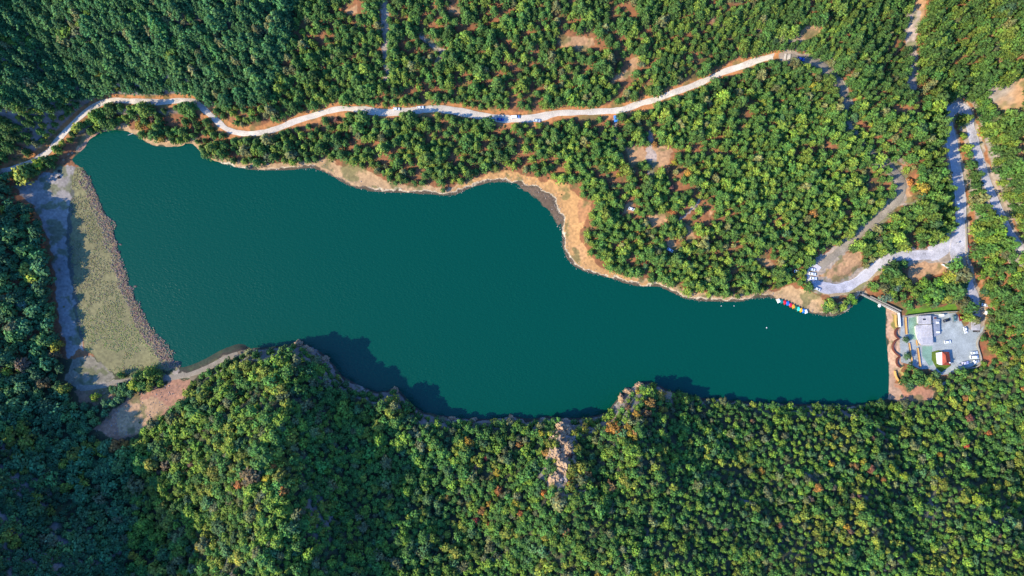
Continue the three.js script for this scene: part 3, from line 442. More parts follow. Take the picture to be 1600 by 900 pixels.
// trees that stand out on their own
const SPECIAL = `67,257,11,lime,bright rounded tree between the dirt road and the gravel flat|216,601,12,lime,lime green round tree between the shore track and the clearing|153,619,9,lime,yellow-green tree at the left tip of the brown clearing|199,611,8,mid,low green tree left of the lime tree above the clearing|180,606,7,mid,small green tree beside the shore track|60,440,13,grey,grey-green billowing tree left of the ditch by the reed bed|42,472,12,grey,grey-green round tree in the left grove, below its twin|76,493,7,mid,small round green tree on the shaded gravel|1265,136,8,gold,golden yellow tree inside the forest road’s bend|1345,181,6,gold,yellow tree right of the forest road’s shaded bend|1418,285,7,fire,orange tree beside the gravel turnout|1532,208,9,gold,yellow topped tree inside the hairpin’s right arm|1525,374,8,lime,yellow-green tree right of the road above the junction|760,714,6,red,bright red tree on the slope below the shaded cliff shore|745,728,7,rust,rusty brown tree beside the bright red tree|744,811,6,red,red tree low on the shaded hillside|762,817,4,red,little red tree beside the lower red tree|848,677,8,gold,golden tree left of the bare rock ridge|943,693,5,fire,orange tree between rock ridge and headland|1013,626,5,fire,orange tree on top of the rocky headland|962,655,7,rust,russet tree at the foot of the headland|972,685,8,rust,russet tree below the headland’s left side|428,727,7,fire,orange tree on the sunlit ridge crest|848,768,7,fire,orange tree at the lower left end of the rock ridge|890,757,8,fire,orange tree at the lower right end of the rock ridge|1390,733,9,lime,lime green tree high on the lower right slope|1408,742,8,lime,lime green tree beside its twin on the lower right slope|1520,778,10,lime,long lime green tree far down the lower right slope|121,775,7,rust,rust coloured tree in the dark lower left valley|1505,695,6,red,reddish tree on the slope below the car park|1380,464,12,grey,broad grey-green tree beside the spillway wall|1396,447,11,grey,grey-green tree above the spillway wall|1441,465,11,bright,bright green tree above the court’s grassy bank|1461,443,10,bright,bright green tree below the junction’s brown verge|1478,442,8,bright,bright green tree left of the shaded road below the junction|1503,438,8,bright,bright green tree at the edge of the road below the junction|1380,424,7,lime,lime tree under the lake road|1412,530,6,dark,dark round tree on the terrace left of the pavilion|1413,556,7,dark,dark round tree on the terrace below the pavilion|1416,603,8,dark,deep green round bush at the corner of the dam|1430,589,8,mid,green tree on the bank above the dam corner|1442,596,8,mid,green tree below the court’s ramp|1330,470,7,bright,bright green tree on the little peninsula|1290,478,10,mid,dense green tree on the peninsula beside the boats|1302,484,9,olive,olive tree at the peninsula’s tip|1384,263,5,mid,small green bush beside the upper turn of the forest road|388,262,4,grey,grey-green bush standing at the water on the narrow upper shore|693,298,5,mid,green bush on the upper shore’s sandy point|1533,455,9,dark,dark tree right of the shaded road above the gatehouse|1505,482,7,olive,olive tree at the car park’s upper edge|1520,500,8,olive,olive tree at the car park’s upper right corner|620,286,6,mid,green bush pair’s left one on the first sandy beach|630,281,6,dark,green bush pair’s right one on the first sandy beach`.split('|').map((l) => { const [u, v, r, k, ...d] = l.split(','); return { u: +u, v: +v, r: +r, k, d: d.join(',') }; });
const SPC = { lime: [0.23, 0.28, 0.015], mid: [0.08, 0.15, 0.025], grey: [0.11, 0.17, 0.085], gold: [0.4, 0.31, 0.02], fire: [0.42, 0.17, 0.03], red: [0.4, 0.05, 0.03], rust: [0.27, 0.12, 0.06], bright: [0.12, 0.27, 0.015], dark: [0.05, 0.11, 0.035], olive: [0.17, 0.18, 0.05] };
for (const t of SPECIAL) {
  t.pos = at([t.u, t.v]); t.rad = t.r * MPP; t.tall = t.rad * (t.r > 8 ? 0.95 : 1.15); t.broad = true; t.form = Math.floor(R() * 4); t.turn = R() * 6.28; t.c = SPC[t.k];
  const autumn = ['gold', 'fire', 'red', 'rust'].includes(t.k);
  plantTree(/bush/.test(t.d) ? 'bush' : autumn ? 'autumn_tree' : 'broadleaf_tree', t, t.d, /bush/.test(t.d) ? 'bush' : autumn ? 'autumn tree' : 'tree');
}
{ // undergrowth that nobody could count
  const L = [], mark = (px, n, rad, cols) => { for (let k = 0; k < n; k++) { const u = px[0] + R() * (px[2] - px[0]), v = px[1] + R() * (px[3] - px[1]); const b = isBare(u, v); if (b > 0.9 && R() < 0.965) continue; const q = [Math.round(u), Math.round(v)]; if (q[0] < 0 || q[0] > 1599 || q[1] < 0 || q[1] > 899) continue; const p = at([u, v]); if (p.y < 0.35 || (b > 0.9 && (toLine(matXZ, p.x, p.z, true)[0] < 3 || inside(matXZ, p.x, p.z) || inside(plazaXZ, p.x, p.z) || Object.values(roads).some((r) => toLine(r.xz, p.x, p.z)[0] < 6)))) continue; L.push({ p, r: rad * (0.5 + R()), c: cols[Math.floor(R() * cols.length)].map((x) => x * (0.7 + 0.6 * R())) }); } };
  mark([0, 0, 1600, 520], 9000, 0.75, [[0.1, 0.15, 0.03], [0.2, 0.17, 0.05], [0.07, 0.12, 0.035], [0.16, 0.19, 0.03]]);
  mark([0, 520, 1600, 900], 6000, 0.9, [[0.08, 0.14, 0.03], [0.15, 0.13, 0.08], [0.12, 0.17, 0.03], [0.1, 0.12, 0.06]]);
  const o = new THREE.Group(); o.name = 'undergrowth'; tag(o, 'low scrub and saplings growing between the trees and on the banks', 'undergrowth', null, 'stuff'); scene.add(o);
  const im = new THREE.InstancedMesh(broadCrown(91, 5, 0.7, true), leafMat, L.length), m4 = new THREE.Matrix4(), q = new THREE.Quaternion(), Y = new THREE.Vector3(0, 1, 0);
  L.forEach((t, i) => { m4.compose(t.p, q.setFromAxisAngle(Y, R() * 6.28), new THREE.Vector3(t.r, t.r, t.r)); im.setMatrixAt(i, m4); im.setColorAt(i, tmpC.setRGB(...t.c)); });
  im.name = 'scrub'; im.userData.kind = 'stuff'; im.castShadow = im.receiveShadow = true; o.add(im);
}
{ // reeds and floating weed at the shallow left end of the lake
  const tuft = new Leaves(7), r = tuft.r; for (let k = 0; k < 14; k++) { const a = r() * 6.28, d = 0.5 * r(); tuft.spray(Math.cos(a) * d, 0.25 + 0.5 * r(), Math.sin(a) * d, Math.cos(a) + r() - 0.5, 0.6 + r(), Math.sin(a) + r() - 0.5, 0.3 + 0.2 * r(), 0.07 + 0.05 * r(), tuft.tint()); }
  const L = [], edge = MAT_EDGE.slice(0, 12).map(toXZ);
  for (let k = 0; k < 26000 && L.length < 11000; k++) {
    const u = 100 + R() * 190, v = 255 + R() * 340, x = (u - 800) * MPP, z = (v - 450) * MPP; const e = toLine(edge, x, z)[0], f = fbm(x / 7, z / 7, 4); if (!inside(matXZ, x, z) && !(e < 3.2 * (f - 0.4) * 4 && inside(lakeXZ, x, z))) continue;
    const shore = e < 5 + 4 * f; if (!shore && (f < 0.36 || Math.hypot(u - 225, (v - 562) * 2) < 22 * f + 8 || Math.hypot(u - 165, v - 562) < 60 * f - 8)) continue;
    const low = sstep(430, 540, v), c = shore ? (R() < 0.6 ? [0.29, 0.21, 0.15] : [0.36, 0.29, 0.18]) : R() < 0.75 ? [0.28 + 0.06 * low, 0.26 + 0.12 * low, 0.1] : [0.33, 0.28, 0.17];
    L.push({ x, z, y: Math.max(-0.1, ground(x, z) - 0.05), r: (shore ? 0.75 : 0.5) * (0.6 + 0.8 * R()), c: c.map((q) => q * (0.75 + 0.5 * R())) });
  }
  const o = new THREE.Group(); o.name = 'reed_bed'; tag(o, 'dry ochre reed bed with a brownish fringe at the lake’s left end', 'reeds', null, 'stuff'); scene.add(o);
  const im = new THREE.InstancedMesh(tuft.build(), leafMat, L.length), m4 = new THREE.Matrix4(), q = new THREE.Quaternion(), Y = new THREE.Vector3(0, 1, 0);
  L.forEach((t, i) => { m4.compose(new THREE.Vector3(t.x, t.y, t.z), q.setFromAxisAngle(Y, R() * 6.28), new THREE.Vector3(t.r, t.r, t.r)); im.setMatrixAt(i, m4); im.setColorAt(i, tmpC.setRGB(...t.c)); });
  im.name = 'reed'; im.userData.kind = 'stuff'; im.castShadow = im.receiveShadow = true; o.add(im);
}

// ---------------------------------------------------------------- rocks
const rockMap = noiseMap(512, 9, (u, v) => { const a = wrapN(u, v, (s, t) => fbm(s * 9, t * 9, 5)), b = wrapN(u, v, (s, t) => fbm(s * 50 + 7, t * 50, 3)), k = 0.55 + 0.5 * a + 0.25 * (b - 0.5); return [k, k * (0.94 + 0.06 * b), k * (0.86 + 0.1 * b)]; }, true);
const rockMat = std('#e4c19c', 0.95, { map: rockMap, side: THREE.DoubleSide, flatShading: true });
function rockGeo(seed, sx, sy, sz) {
  const g = new THREE.IcosahedronGeometry(1, 9), p = g.attributes.position, uv = [];
  for (let i = 0; i < p.count; i++) {
    let x = p.getX(i), y = p.getY(i), z = p.getZ(i); const k = 0.34 + 0.95 * fbm(x * 2.6 + seed * 9 + y, z * 2.6 + y * 2.3 + seed, 5) + 0.9 * Math.abs(fbm(x * 5 + seed, y * 5 + z * 5, 3) - 0.5);
    x *= k * sx; z *= k * sz; y = Math.round(y * k * 5 + 0.6 * vnoise(x, z)) / 5 * 0.5 * sy + y * k * 0.5 * sy; p.setXYZ(i, x, y, z); uv.push(x, z + y);
  }
  g.setAttribute('uv', new THREE.Float32BufferAttribute(uv, 2)); g.computeVertexNormals(); return g;
}
function rock(px, size, seed, label, name = 'rock_outcrop', cat = 'rock', sink = 0.2) { const p = at(px), m = part(numbered(name), rockGeo(seed, ...size), rockMat, scene); m.position.set(p.x, p.y - size[1] * sink, p.z); m.rotation.y = seed * 1.3; tag(m, label, cat); }
rock([467, 539], [3.4, 4, 2.6], 1, 'grey rock knob at the tip of the rocky point');
rock([480, 546], [4.2, 3, 2.2], 2, 'rock shelf just right of the rocky point’s tip');
rock([508, 562], [3.6, 3, 2.2], 3, 'pale rock on the cliff edge below the rocky point');
rock([617, 610], [2.6, 3.4, 2.4], 4, 'pale rock knob on the small rock point');
rock([972, 626], [2, 3.6, 4.4], 5, 'pale rock face on the headland’s left flank');
rock([984, 612], [2.2, 3.4, 4], 6, 'pale rock face high on the headland’s left rim');
rock([1001, 603], [3.6, 3, 2], 7, 'rock lip at the headland’s tip');
rock([1041, 622], [4.4, 2.6, 3], 8, 'violet grey rock on the headland’s shaded right side');
rock([880, 674], [5.6, 7, 5], 9, 'bright rock pinnacle at the top of the bare rock ridge');
rock([872, 692], [6, 6, 6], 10, 'jagged rock in the upper middle of the bare rock ridge');
rock([888, 702], [5, 5, 5], 11, 'rock on the right side of the bare rock ridge');
rock([870, 716], [6.2, 5, 6.6], 12, 'pinkish rock in the lower middle of the bare rock ridge');
rock([882, 734], [6, 5, 5.6], 13, 'lowest large rock of the bare rock ridge');
rock([868, 750], [4, 3, 4], 14, 'small rock at the foot of the bare rock ridge');
rock([738, 658], [3.4, 2.2, 1.6], 15, 'low rock shelf on the shaded cliff shore');
rock([800, 655], [3, 2.4, 1.6], 16, 'rock shelf at the right of the shaded cliff shore');
rock([706, 654], [2.8, 2.4, 1.6], 17, 'rock on the shore left of the shaded cliff shore');
[[107, 241, 'pale stone in the shade of the upper left shore, nearest the water'], [113, 239, 'pale stone in the shade of the upper left shore, rightmost'], [99, 250, 'pale stone in the shade of the upper left shore, lowest']].forEach(([u, v, l], i) => rock([u, v], [0.9, 0.6, 0.7], 20 + i, l, 'stone', 'stone'));
{ const p = at([204, 210]), o = base('driftwood_log', 'pale bare log lying in the water at the upper left shore', 'log', [p.x, 0.08, p.z], 0.35); part('log', [new THREE.CylinderGeometry(0.1, 0.22, 3.4, 9, 4).rotateZ(1.57), new THREE.CylinderGeometry(0.04, 0.09, 1.1, 6).rotateZ(0.8).translate(0.5, 0.2, 0.25)], std('#cfc7b8', 0.8), o); }
{ const p = at([1426.7, 104]), o = base('driftwood_log', 'white fallen trunk lying across the firebreak', 'log', [p.x, p.y + 0.3, p.z], 0.4); part('log', [new THREE.CylinderGeometry(0.16, 0.3, 5, 9, 4).rotateZ(1.57), new THREE.CylinderGeometry(0.05, 0.12, 1.6, 6).rotateZ(0.7).translate(0.9, 0.4, 0.3)], std('#d8d2c6', 0.8), o); }

{ // stones strewn along the waterline, more than anyone could count
  const L = [], line = [...NORTH_SHORE.slice(14, 80)]; const cr = new THREE.CatmullRomCurve3(line.map((p) => new THREE.Vector3(...[toXZ(p)].map(([x, z]) => [x, 0, z])[0])));
  for (let k = 0; k < 2600; k++) { const p = cr.getPoint(R()), a = R() * 6.28, d = (R() + R()) * 3.2, x = p.x + Math.cos(a) * d, z = p.z + Math.sin(a) * d, y = ground(x, z); if (y < -0.2) continue; L.push({ x, y, z, r: 0.12 + 0.42 * R() * R() * R() }); }
  for (let k = 0; k < 500; k++) { const p = at([150 + R() * 140, 602 + R() * 85]); if (isBare(...toPx(p.x, p.y, p.z)) > 0.9) L.push({ x: p.x, y: p.y, z: p.z, r: 0.15 + 0.4 * R() * R() }); }
  for (let k = 0; k < 420; k++) { const q = ROCKY[Math.floor(R() * (ROCKY.length - 1))], n = ROCKY[Math.min(ROCKY.length - 1, ROCKY.indexOf(q) + 1)], t = R(), p = at([lerp(q[0], n[0], t) + (R() - 0.5) * 26, lerp(q[1], n[1], t) + (R() - 0.5) * 10]); L.push({ x: p.x, y: p.y, z: p.z, r: 0.3 + 1.1 * R() * R() }); }
  const o = new THREE.Group(); o.name = 'shore_stones'; tag(o, 'stones strewn along the sandy waterline, the brown clearing and the bare rock ridge', 'stones', null, 'stuff'); scene.add(o);
  const im = new THREE.InstancedMesh(new THREE.DodecahedronGeometry(1, 0), std('#a3968a', 0.95), L.length), m4 = new THREE.Matrix4(), q = new THREE.Quaternion(), e = new THREE.Euler();
  L.forEach((t, i) => { m4.compose(new THREE.Vector3(t.x, t.y, t.z), q.setFromEuler(e.set(R() * 6, R() * 6, R() * 6)), new THREE.Vector3(t.r * 1.3, t.r * 0.8, t.r)); im.setMatrixAt(i, m4); const k = 0.55 + 0.7 * R(); im.setColorAt(i, tmpC.setRGB(k, k * 0.96, k * 0.9)); });
  im.name = 'stone'; im.userData.kind = 'stuff'; im.castShadow = im.receiveShadow = true; o.add(im);
}
// ---------------------------------------------------------------- walls, dam and spillway
function wallLine(pts, h, t) {                          // pts: world Vector3 at the foot
  const pos = [], idx = []; pts.forEach((p, i) => {
    const a = pts[Math.max(0, i - 1)], b = pts[Math.min(pts.length - 1, i + 1)], d = new THREE.Vector3().subVectors(b, a).setY(0).normalize(), s = new THREE.Vector3(-d.z, 0, d.x).multiplyScalar(t / 2);
    pos.push(p.x - s.x, p.y - 0.8, p.z - s.z, p.x - s.x, p.y + h, p.z - s.z, p.x + s.x, p.y + h, p.z + s.z, p.x + s.x, p.y - 0.8, p.z + s.z);
    if (i) for (let k = 0; k < 3; k++) { const q = (i - 1) * 4 + k; idx.push(q, q + 4, q + 1, q + 4, q + 5, q + 1); }
  });
  const n = (pts.length - 1) * 4; idx.push(0, 1, 2, 0, 2, 3, n, n + 2, n + 1, n, n + 3, n + 2);
  const g = new THREE.BufferGeometry(); g.setAttribute('position', new THREE.Float32BufferAttribute(pos, 3)); g.setAttribute('uv', new THREE.Float32BufferAttribute(pos.flatMap((_, i) => i % 3 === 0 ? [pos[i] + pos[i + 1], pos[i + 2] + pos[i + 1]] : []), 2)); g.setIndex(idx); const q = g.toNonIndexed(); q.computeVertexNormals(); return q;
}
const smooth = (s, n = 24) => new THREE.CatmullRomCurve3(P(s).map((p) => at(p))).getSpacedPoints(n);
function wall(name, s, h, t, mat, label, cat = 'wall', n = 24, capMat) {
  const pts = smooth(s, n), c = pts[0].clone(), loc = pts.map((p) => p.clone().sub(c)), o = base(name, label, cat, [c.x, c.y, c.z]);
  part('wall', wallLine(loc, h, t), mat, o); part('coping', wallLine(loc.map((p) => p.clone().setY(p.y + h + 0.8)), 0.1, t + 0.16), capMat || mat, o).position.y = 0.004;
  return o;
}
wall('terrace_wall', '1403,512 1399,515 1397.5,520 1399.5,526 1403.5,529', 0.9, 0.55, M.brick, 'upper of three curved brick walls on the dam terrace');
wall('terrace_wall', '1403.5,529 1397,533 1393.5,541 1396,549 1401,554 1405,557', 0.9, 0.55, M.brick, 'middle and largest curved brick wall on the dam terrace');
wall('terrace_wall', '1405,557 1401,560 1399.8,566 1402,571 1406,574', 0.9, 0.55, M.brick, 'lower of three curved brick walls on the dam terrace');
wall('garden_wall', '1403,489 1404,500 1404.5,511', 1, 0.5, M.white, 'straight white wall above the curved terrace walls');
wall('garden_wall', '1398.5,492 1398.5,503 1400,511', 0.7, 0.4, M.ochre, 'ochre edging wall left of the straight white wall');
wall('garden_wall', '1397,579 1399,588 1406,599', 0.8, 0.5, M.ochre, 'yellowish wall above the dam’s lower corner');
wall('spillway_wall', '1344.5,459.5 1372,473 1403,488.5', 1.1, 0.7, M.white, 'long white spillway wall from the lake road to the dam', 'wall', 30, M.concrete);
wall('spillway_wall', '1358,463 1378,472.5 1406,486', 0.9, 0.6, M.concrete, 'grey channel wall behind the white spillway wall', 'wall', 30);
wall('court_wall', '1413,494 1440,490.5 1468,488 1493,486.8', 1.3, 0.45, M.concrete, 'pale retaining wall along the upper edge of the court');
wall('court_kerb', '1537,517 1529,527 1526,537 1529,549 1532,562 1529,570 1516,575 1497,578 1480,586', 0.35, 0.5, M.concrete, 'pale kerb round the right side of the car park', 'kerb', 40);
wall('verge_kerb', '1471,413 1480,418 1492,427', 0.3, 0.6, M.white, 'white kerb of the junction’s green triangle', 'kerb');
wall('road_kerb', '1508,344 1509,380 1511,410 1514,425', 0.3, 0.9, M.concrete, 'pale kerb along the right of the junction', 'kerb');
{ const p = at([1373, 477.5]); const o = base('intake_cap', 'round white cap in the water below the spillway wall', 'intake', [p.x, -0.6, p.z]); part('shaft', cyl(0.7, 0.7, 1.3, 16), M.concrete, o); part('cap', new THREE.LatheGeometry([[0, 1.75], [0.6, 1.68], [1.05, 1.5], [1.1, 1.3], [0, 1.3]].reverse().map(([a, b]) => new THREE.Vector2(a, b)), 20), M.white, o); }
[[1198, 512, 'white buoy alone on open water right of the middle'], [1127, 478, 'white buoy by the shore left of the boats, left of two'], [1147, 478, 'white buoy by the shore left of the boats, right of two']].forEach(([u, v, l], i) => { const [x, z] = toXZ([u, v]), o = base('buoy', l, 'buoy', [x, 0, z]); const k = i ? 0.7 : 1; part('float', new THREE.SphereGeometry(0.42 * k, 14, 10), M.white, o); part('ring', new THREE.TorusGeometry(0.12 * k, 0.03, 6, 12).translate(0, 0.5 * k, 0), M.metal, o); });

// ---------------------------------------------------------------- buildings of the court
const W3 = (u, v, y) => { const k = (CAM_H - y) / CAM_H; return new THREE.Vector3((u - 800) * MPP * k, y, (v - 450) * MPP * k); };
function slab(s, y0, y1, grow = 0, ref = y1) {           // prism on an outline seen at height ref, in world place
  const pts = (typeof s === 'string' ? P(s) : s).map((p) => W3(p[0], p[1], ref)), cx = pts.reduce((a, p) => a + p.x, 0) / pts.length, cz = pts.reduce((a, p) => a + p.z, 0) / pts.length;
  const sh = new THREE.Shape(pts.map((p) => { const d = Math.hypot(p.x - cx, p.z - cz), k = (d + grow) / d; return new THREE.Vector2(cx + (p.x - cx) * k, -(cz + (p.z - cz) * k)); }));
  return new THREE.ExtrudeGeometry(sh, { depth: y1 - y0, bevelEnabled: false }).rotateX(-Math.PI / 2).translate(0, y0, 0);
}
const FL = 2.6;
const local = (g, o) => g.translate(-o.position.x, -o.position.y, -o.position.z);
{
  const c = W3(1445, 516, FL), o = base('pavilion', 'grey-roofed pavilion with a lower annex, left side of the court', 'building', [c.x, FL, c.z]);
  const main = '1431,508.4 1456,506.8 1458.4,538.4 1439,539.2 1433,528 1431.4,519', upper = '1434.8,493.4 1454.6,493 1455,506 1434.8,506.6', annex = '1456.5,494 1463,494 1463.6,498.5 1468.6,499 1468.6,523 1459.4,526.5';
  part('wall', [local(slab(main, FL, 5.2, -0.9, 5.4), o), local(slab(upper, FL, 5.6, -0.9, 5.8), o)], M.wall, o);
  part('wall', local(slab(annex, FL, 3.9, -0.6, 4.1), o), M.wall, o);
  const r1 = part('roof', local(slab(main, 5.21, 5.45, 0, 5.45), o), M.sheet, o), r2 = part('roof', local(slab(upper, 5.61, 5.85, 0, 5.85), o), M.sheet, o), r3 = part('roof', local(slab(annex, 3.91, 4.15, 0, 4.15), o), M.sheetDark, o);
  const ribs = (u0, u1, v0, v1, y, n, sl) => Array.from({ length: n }, (_, i) => { const a = W3(lerp(u0, u1, (i + 0.5) / n), v0, y), b = W3(lerp(u0 + sl, u1 + sl, (i + 0.5) / n), v1, y), l = a.distanceTo(b); return local(new THREE.BoxGeometry(0.16, 0.12, l - 0.3).rotateY(Math.atan2(b.x - a.x, b.z - a.z)).translate((a.x + b.x) / 2, y + 0.03, (a.z + b.z) / 2), o); });
  part('roof_rib', ribs(1433, 1456, 508.5, 526, 5.45, 11, 1), M.sheet, r1).userData.kind = 'stuff';
  part('roof_rib', ribs(1441, 1457, 527, 538, 5.45, 8, 1), M.sheetDark, r1).userData.kind = 'stuff';
  part('roof_rib', ribs(1436, 1454, 494, 506, 5.85, 8, 0), M.sheet, r2).userData.kind = 'stuff';
  const box = (nm, u, v, y, w, h, d, m, par) => part(nm, local(rb(w, h, d, 0.05).translate(W3(u, v, y).x, y + h / 2, W3(u, v, y).z), o), m, par);
  box('ridge_cap', 1443.5, 507, 5.45, 10.4, 0.45, 0.35, M.concrete, r1); box('skylight', 1444, 499, 5.85, 1.6, 0.3, 0.9, M.glass, r2);
  box('roof_unit', 1464.5, 504, 4.15, 1.6, 0.8, 1.3, M.white, r3); box('roof_unit', 1465.5, 519, 4.15, 2, 0.7, 1.2, M.white, r3); box('roof_unit', 1461, 497, 4.15, 1.2, 0.5, 1, M.brick, r3);
  box('chimney', 1469.5, 492.2, FL, 1.2, 3.2, 1.6, M.white, o);
  for (let i = 0; i < 4; i++) { const p = W3(1433.2, 511 + i * 4, FL); const f = part('window', local(bx(0.12, 1.3, 1.2, p.x - 0.55, FL + 1.7, p.z), o), M.white, o); part('pane', local(bx(0.08, 1.1, 1, p.x - 0.6, FL + 1.7, p.z), o), M.glass, f); }
}
{
  const c = W3(1475, 560, FL), o = base('red_roofed_house', 'small house with a red hipped roof and white lean-to on the lawn', 'house', [c.x, FL, c.z]);
  const red = [[1472.2, 549.8], [1483, 549.8], [1486, 570.4], [1472.6, 570.8]], whiteR = [[1464.8, 551], [1472, 549.8], [1472.4, 570.4], [1466.6, 569.6]], ye = 5.4, yr = 7.2;
  part('wall', local(slab(red, FL, ye, -0.6), o), M.wall, o); part('wall', local(slab(whiteR, FL, ye - 0.5, -0.35), o), M.white, o);
  part('lean_to_roof', local(slab(whiteR, ye - 0.49, ye - 0.25, 0), o), M.white, o);
  const [a, b, cc, d] = red.map((p) => W3(p[0], p[1], ye)), e = W3(1477.6, 554.5, yr), f = W3(1479.2, 565.5, yr), V = [];
  const low = (p) => p.clone().setY(p.y - 0.2), tri = (...q) => q.forEach((p) => V.push(p.x - o.position.x, p.y - o.position.y, p.z - o.position.z));
  tri(a, e, b); tri(b, e, f); tri(b, f, cc); tri(cc, f, d); tri(d, f, e); tri(d, e, a);
  [[a, b], [b, cc], [cc, d], [d, a]].forEach(([p, q]) => { tri(p, q, low(p)); tri(q, low(q), low(p)); }); tri(low(a), low(b), low(cc)); tri(low(a), low(cc), low(d));
  const g = new THREE.BufferGeometry(); g.setAttribute('position', new THREE.Float32BufferAttribute(V, 3)); g.setAttribute('uv', new THREE.Float32BufferAttribute(V.flatMap((x, i) => i % 3 === 0 ? [V[i], V[i + 2]] : []), 2)); g.computeVertexNormals();
  const rf = part('roof', g, M.tile, o);
  const tube = (p, q) => local(new THREE.TubeGeometry(new THREE.LineCurve3(p, q), 1, 0.14, 6), o);
  part('ridge_tile', [tube(e, f), tube(a, e), tube(b, e), tube(cc, f), tube(d, f)], M.brick, rf);
  const ch = W3(1484.6, 566.5, ye); part('chimney', local(rb(0.8, 1.4, 0.8, 0.04, ch.x - 0.8, ye + 0.6, ch.z), o), M.white, rf);
  for (let i = 0; i < 3; i++) { const p = W3(1466.4 + i * 0.55, 554.5 + i * 5, FL), w = part('window', local(bx(0.12, 1.2, 1, p.x + 0.05, FL + 1.7, p.z), o), M.wood, o); part('pane', local(bx(0.08, 1, 0.8, p.x - 0.01, FL + 1.7, p.z), o), M.glass, w); }
}
{ const strips = [['1413.8,496 1416.6,496 1418.2,522 1415.6,522', 'long ochre planter wall left of the green terrace floor, uppermost of three'], ['1420.2,536 1422,536 1427,567 1424.8,567', 'long ochre planter wall below the dark terrace tree, left of the lower two'], ['1433.4,544 1435.6,544 1440,574 1437.6,574', 'long ochre planter wall below the pavilion, right of the lower two']];
  for (const [s, l] of strips) { const p = P(s), c = W3((p[0][0] + p[2][0]) / 2, (p[0][1] + p[2][1]) / 2, FL), o = base('planter_wall', l, 'planter', [c.x, FL, c.z]); part('base', local(slab(s, FL, 3.5, -0.1, 3.6), o), M.brick, o); part('coping', local(slab(s, 3.501, 3.65, 0.12, 3.65), o), M.ochre, o); }
  for (const [s, l] of [['1431.4,532 1433,532 1434.2,540 1432.6,540', 'short brick planter at the pavilion’s lower left corner, left of two'], ['1435.6,532 1437.6,532 1439,538.6 1437,538.6', 'short brick planter at the pavilion’s lower left corner, right of two']]) { const p = P(s), c = W3((p[0][0] + p[2][0]) / 2, (p[0][1] + p[2][1]) / 2, FL), o = base('planter_wall', l, 'planter', [c.x, FL, c.z]); part('base', local(slab(s, FL, 3.3, 0, 3.3), o), M.pink, o); part('coping', local(slab(s, 3.301, 3.4, 0.1, 3.4), o), M.ochre, o); } }
{ const p = at([1539, 488.5]), o = base('gate_kiosk', 'small white octagonal kiosk in the shade beside the entrance road', 'kiosk', [p.x, p.y, p.z]); part('wall', cyl(1.05, 1.05, 2.3, 8, 0, -0.3), M.wall, o); part('roof', cyl(1.5, 0.1, 0.7, 8, 0, 2.01), M.white, o); const d = part('door', bx(0.08, 1.8, 0.7, -1, 0.9, 0), M.wood, o); part('handle', new THREE.SphereGeometry(0.05, 8, 6).translate(-1.07, 0.9, 0.25), M.metal, d); const w = part('window', bx(0.7, 0.7, 0.08, 0, 1.4, 1), M.white, o); part('pane', bx(0.58, 0.58, 0.06, 0, 1.4, 1.04), M.glass, w); }
{ const p = at([1524, 499.5]), o = base('barrier', 'pale barrier pole reaching diagonally from the kiosk to the car park corner', 'barrier', [p.x, p.y, p.z], 0.7); part('post', rb(0.35, 1.1, 0.35, 0.04, 0, 0.55, 0), M.concrete, o); part('pole', new THREE.CylinderGeometry(0.09, 0.06, 5.6, 8).rotateZ(-1.57).translate(2.4, 1.05, 0.24), M.white, o); part('counterweight', rb(0.5, 0.3, 0.2, 0.03, -0.5, 1.05, 0.24), M.metal, o); }
{ const p = at([1540, 455]), o = base('barrier', 'pale fallen pole lying level right of the shaded road', 'pole', [p.x, p.y, p.z], 0); part('pole', new THREE.CylinderGeometry(0.12, 0.1, 6, 8).rotateZ(1.57).translate(1, 1.2, 0), M.white, o); part('post', cyl(0.08, 0.08, 1.5, 8, 3, -0.3, 0.2), M.metal, o); }
{ const p = at([1492, 380]), o = base('road_sign', 'pale round sign on a post in the middle of the junction', 'sign', [p.x, p.y + 0.2, p.z], 1.2); part('post', cyl(0.09, 0.07, 2.8, 10), M.metal, o); part('panel', new THREE.CylinderGeometry(0.7, 0.7, 0.07, 24).rotateX(1.35).translate(0, 2.7, 0.12), M.white, o); part('foot', cyl(0.6, 0.4, 0.3, 14), M.concrete, o); }
{ const p = at([1480, 412]), o = base('notice_board', 'pale board on two posts on the junction’s green triangle', 'board', [p.x, p.y + 0.1, p.z], 0.5); for (const x of [-1.2, 1.2]) part('post', cyl(0.08, 0.08, 2.6, 8, x), M.wood, o); part('panel', rb(2.9, 1.4, 0.12, 0.03, 0, 1.8, 0.1), M.white, o); part('roof', rb(3.3, 0.1, 0.8, 0.03, 0, 2.62, 0.05), M.concrete, o); }
for (const [u, v, l] of [[93, 267.5, 'small dark table on the gravel flat, upper of two'], [92.3, 277.5, 'small dark table on the gravel flat, lower of two']]) { const p = at([u, v]), o = base('picnic_table', l, 'table', [p.x, p.y, p.z], 0.1); part('top', rb(1.5, 0.08, 0.85, 0.02, 0, 0.75, 0), M.darkWood, o); for (const z of [-0.72, 0.72]) part('bench', rb(1.5, 0.06, 0.3, 0.02, 0, 0.45, z), M.darkWood, o); for (const x of [-0.55, 0.55]) part('leg', rb(0.1, 0.74, 1.5, 0.02, x, 0.37, 0), M.darkWood, o); }
